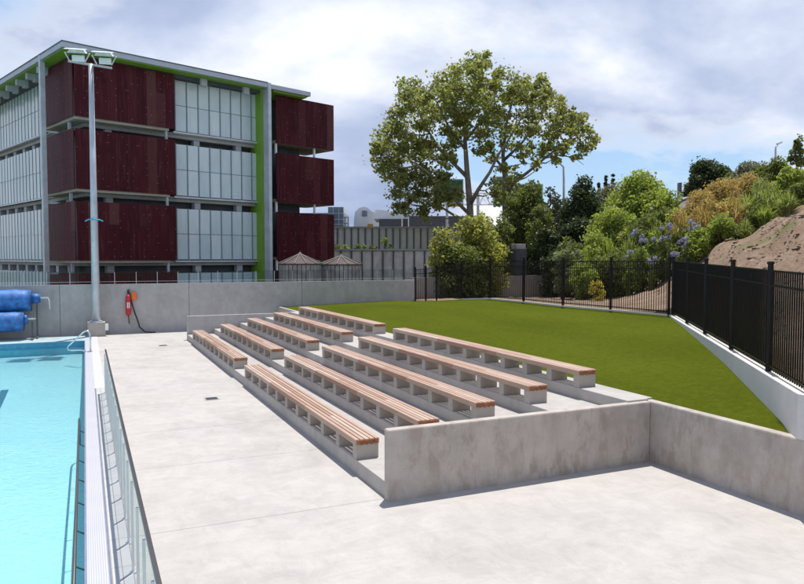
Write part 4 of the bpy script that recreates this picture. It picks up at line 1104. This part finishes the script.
# ------------------------------------------------------------------ sky, sun, camera
sunv = Vector((.205, .255, 1.19)).normalized()
EL = math.asin(sunv.z); AZ = math.atan2(sunv.x, sunv.y)
w = bpy.data.worlds.new('World'); scene.world = w; w.use_nodes = True
n = N(w); bg = n.n['Background']
SKYS = .1; SKY_A = (30.0571, 46.6044, 0); SKY_B = (34.2630, 46.1925, 0)
sky = n.add('ShaderNodeTexSky', sky_type='NISHITA'); sky.sun_disc = False; sky.sun_elevation = EL; sky.sun_rotation = AZ
sky.ozone_density = 1.5; sky.dust_density = .6
tc = n.add('ShaderNodeTexCoord'); D = tc.outputs['Generated']
sep = n.add('ShaderNodeSeparateXYZ'); n.link(D, sep.inputs[0])
zc = n.math('ADD', n.math('MAXIMUM', sep.outputs['Z'], 0.0), .30)
cmb = n.add('ShaderNodeCombineXYZ')
sv = n.add('ShaderNodeCombineXYZ'); n.link(sep.outputs['X'], sv.inputs[0]); n.link(sep.outputs['Y'], sv.inputs[1]); n.link(n.math('MAXIMUM', sep.outputs['Z'], .05), sv.inputs[2]); n.link(sv.outputs[0], sky.inputs['Vector'])
n.link(n.math('DIVIDE', sep.outputs['X'], zc), cmb.inputs[0]); n.link(n.math('DIVIDE', sep.outputs['Y'], zc), cmb.inputs[1])
PL = cmb.outputs[0]
k = .78 / SKYS
cov = n.noise(n.mapping(PL, (1, 1, 1), SKY_A), 1.25, 10, .55, .1)
cov = n.math('ADD', cov, n.math('MULTIPLY', n.math('SUBTRACT', sep.outputs['Z'], .20), .22))
base = n.noise(n.mapping(PL, (1, 1, 1), SKY_B), .95, 9, .52, .15)
base = n.math('SUBTRACT', base, n.math('MULTIPLY', n.math('SUBTRACT', sep.outputs['Z'], .16), .28))
mask = n.ramp(cov, [(.385, (0, 0, 0)), (.49, (1, 1, 1))])
cc = n.ramp(base, [(.36, (.30 * k, .38 * k, .58 * k)), (.47, (.46 * k, .54 * k, .74 * k)), (.53, (.64 * k, .71 * k, .87 * k)), (.585, (.92 * k, .95 * k, 1.02 * k))])
edge_ = n.ramp(cov, [(.42, (1, 1, 1)), (.53, (0, 0, 0))])
cc = n.mix(n.math('MULTIPLY', edge_, .75), cc, (.98 * k, .99 * k, 1.02 * k))
skyc = n.mix(.5, sky.outputs[0], (.36 * k, .58 * k, .92 * k))
n.link(n.mix(mask, skyc, cc), bg.inputs['Color']); bg.inputs['Strength'].default_value = SKYS
sl = bpy.data.lights.new('Sun', 'SUN'); sl.energy = 3.6; sl.angle = R(.6); sl.color = (1, .965, .92)
so = bpy.data.objects.new('Sun', sl); COL.objects.link(so); so.rotation_euler = (-sunv).to_track_quat('-Z', 'Y').to_euler(); so.location = (0, 0, 60)

cam = bpy.data.cameras.new('Camera'); co = bpy.data.objects.new('Camera', cam); COL.objects.link(co)
co.location = (0, 0, H); co.rotation_euler = (math.pi / 2 - PITCH, 0, -YAW)
cam.sensor_width = 36; cam.lens = F / 804 * 36; cam.clip_end = 3000; cam.clip_start = .1
scene.camera = co
scene.view_settings.view_transform = 'Standard'; scene.view_settings.look = 'None'
scene.view_settings.exposure = .48; scene.view_settings.gamma = 1
scene.cycles.max_bounces = 8; scene.cycles.transparent_max_bounces = 24
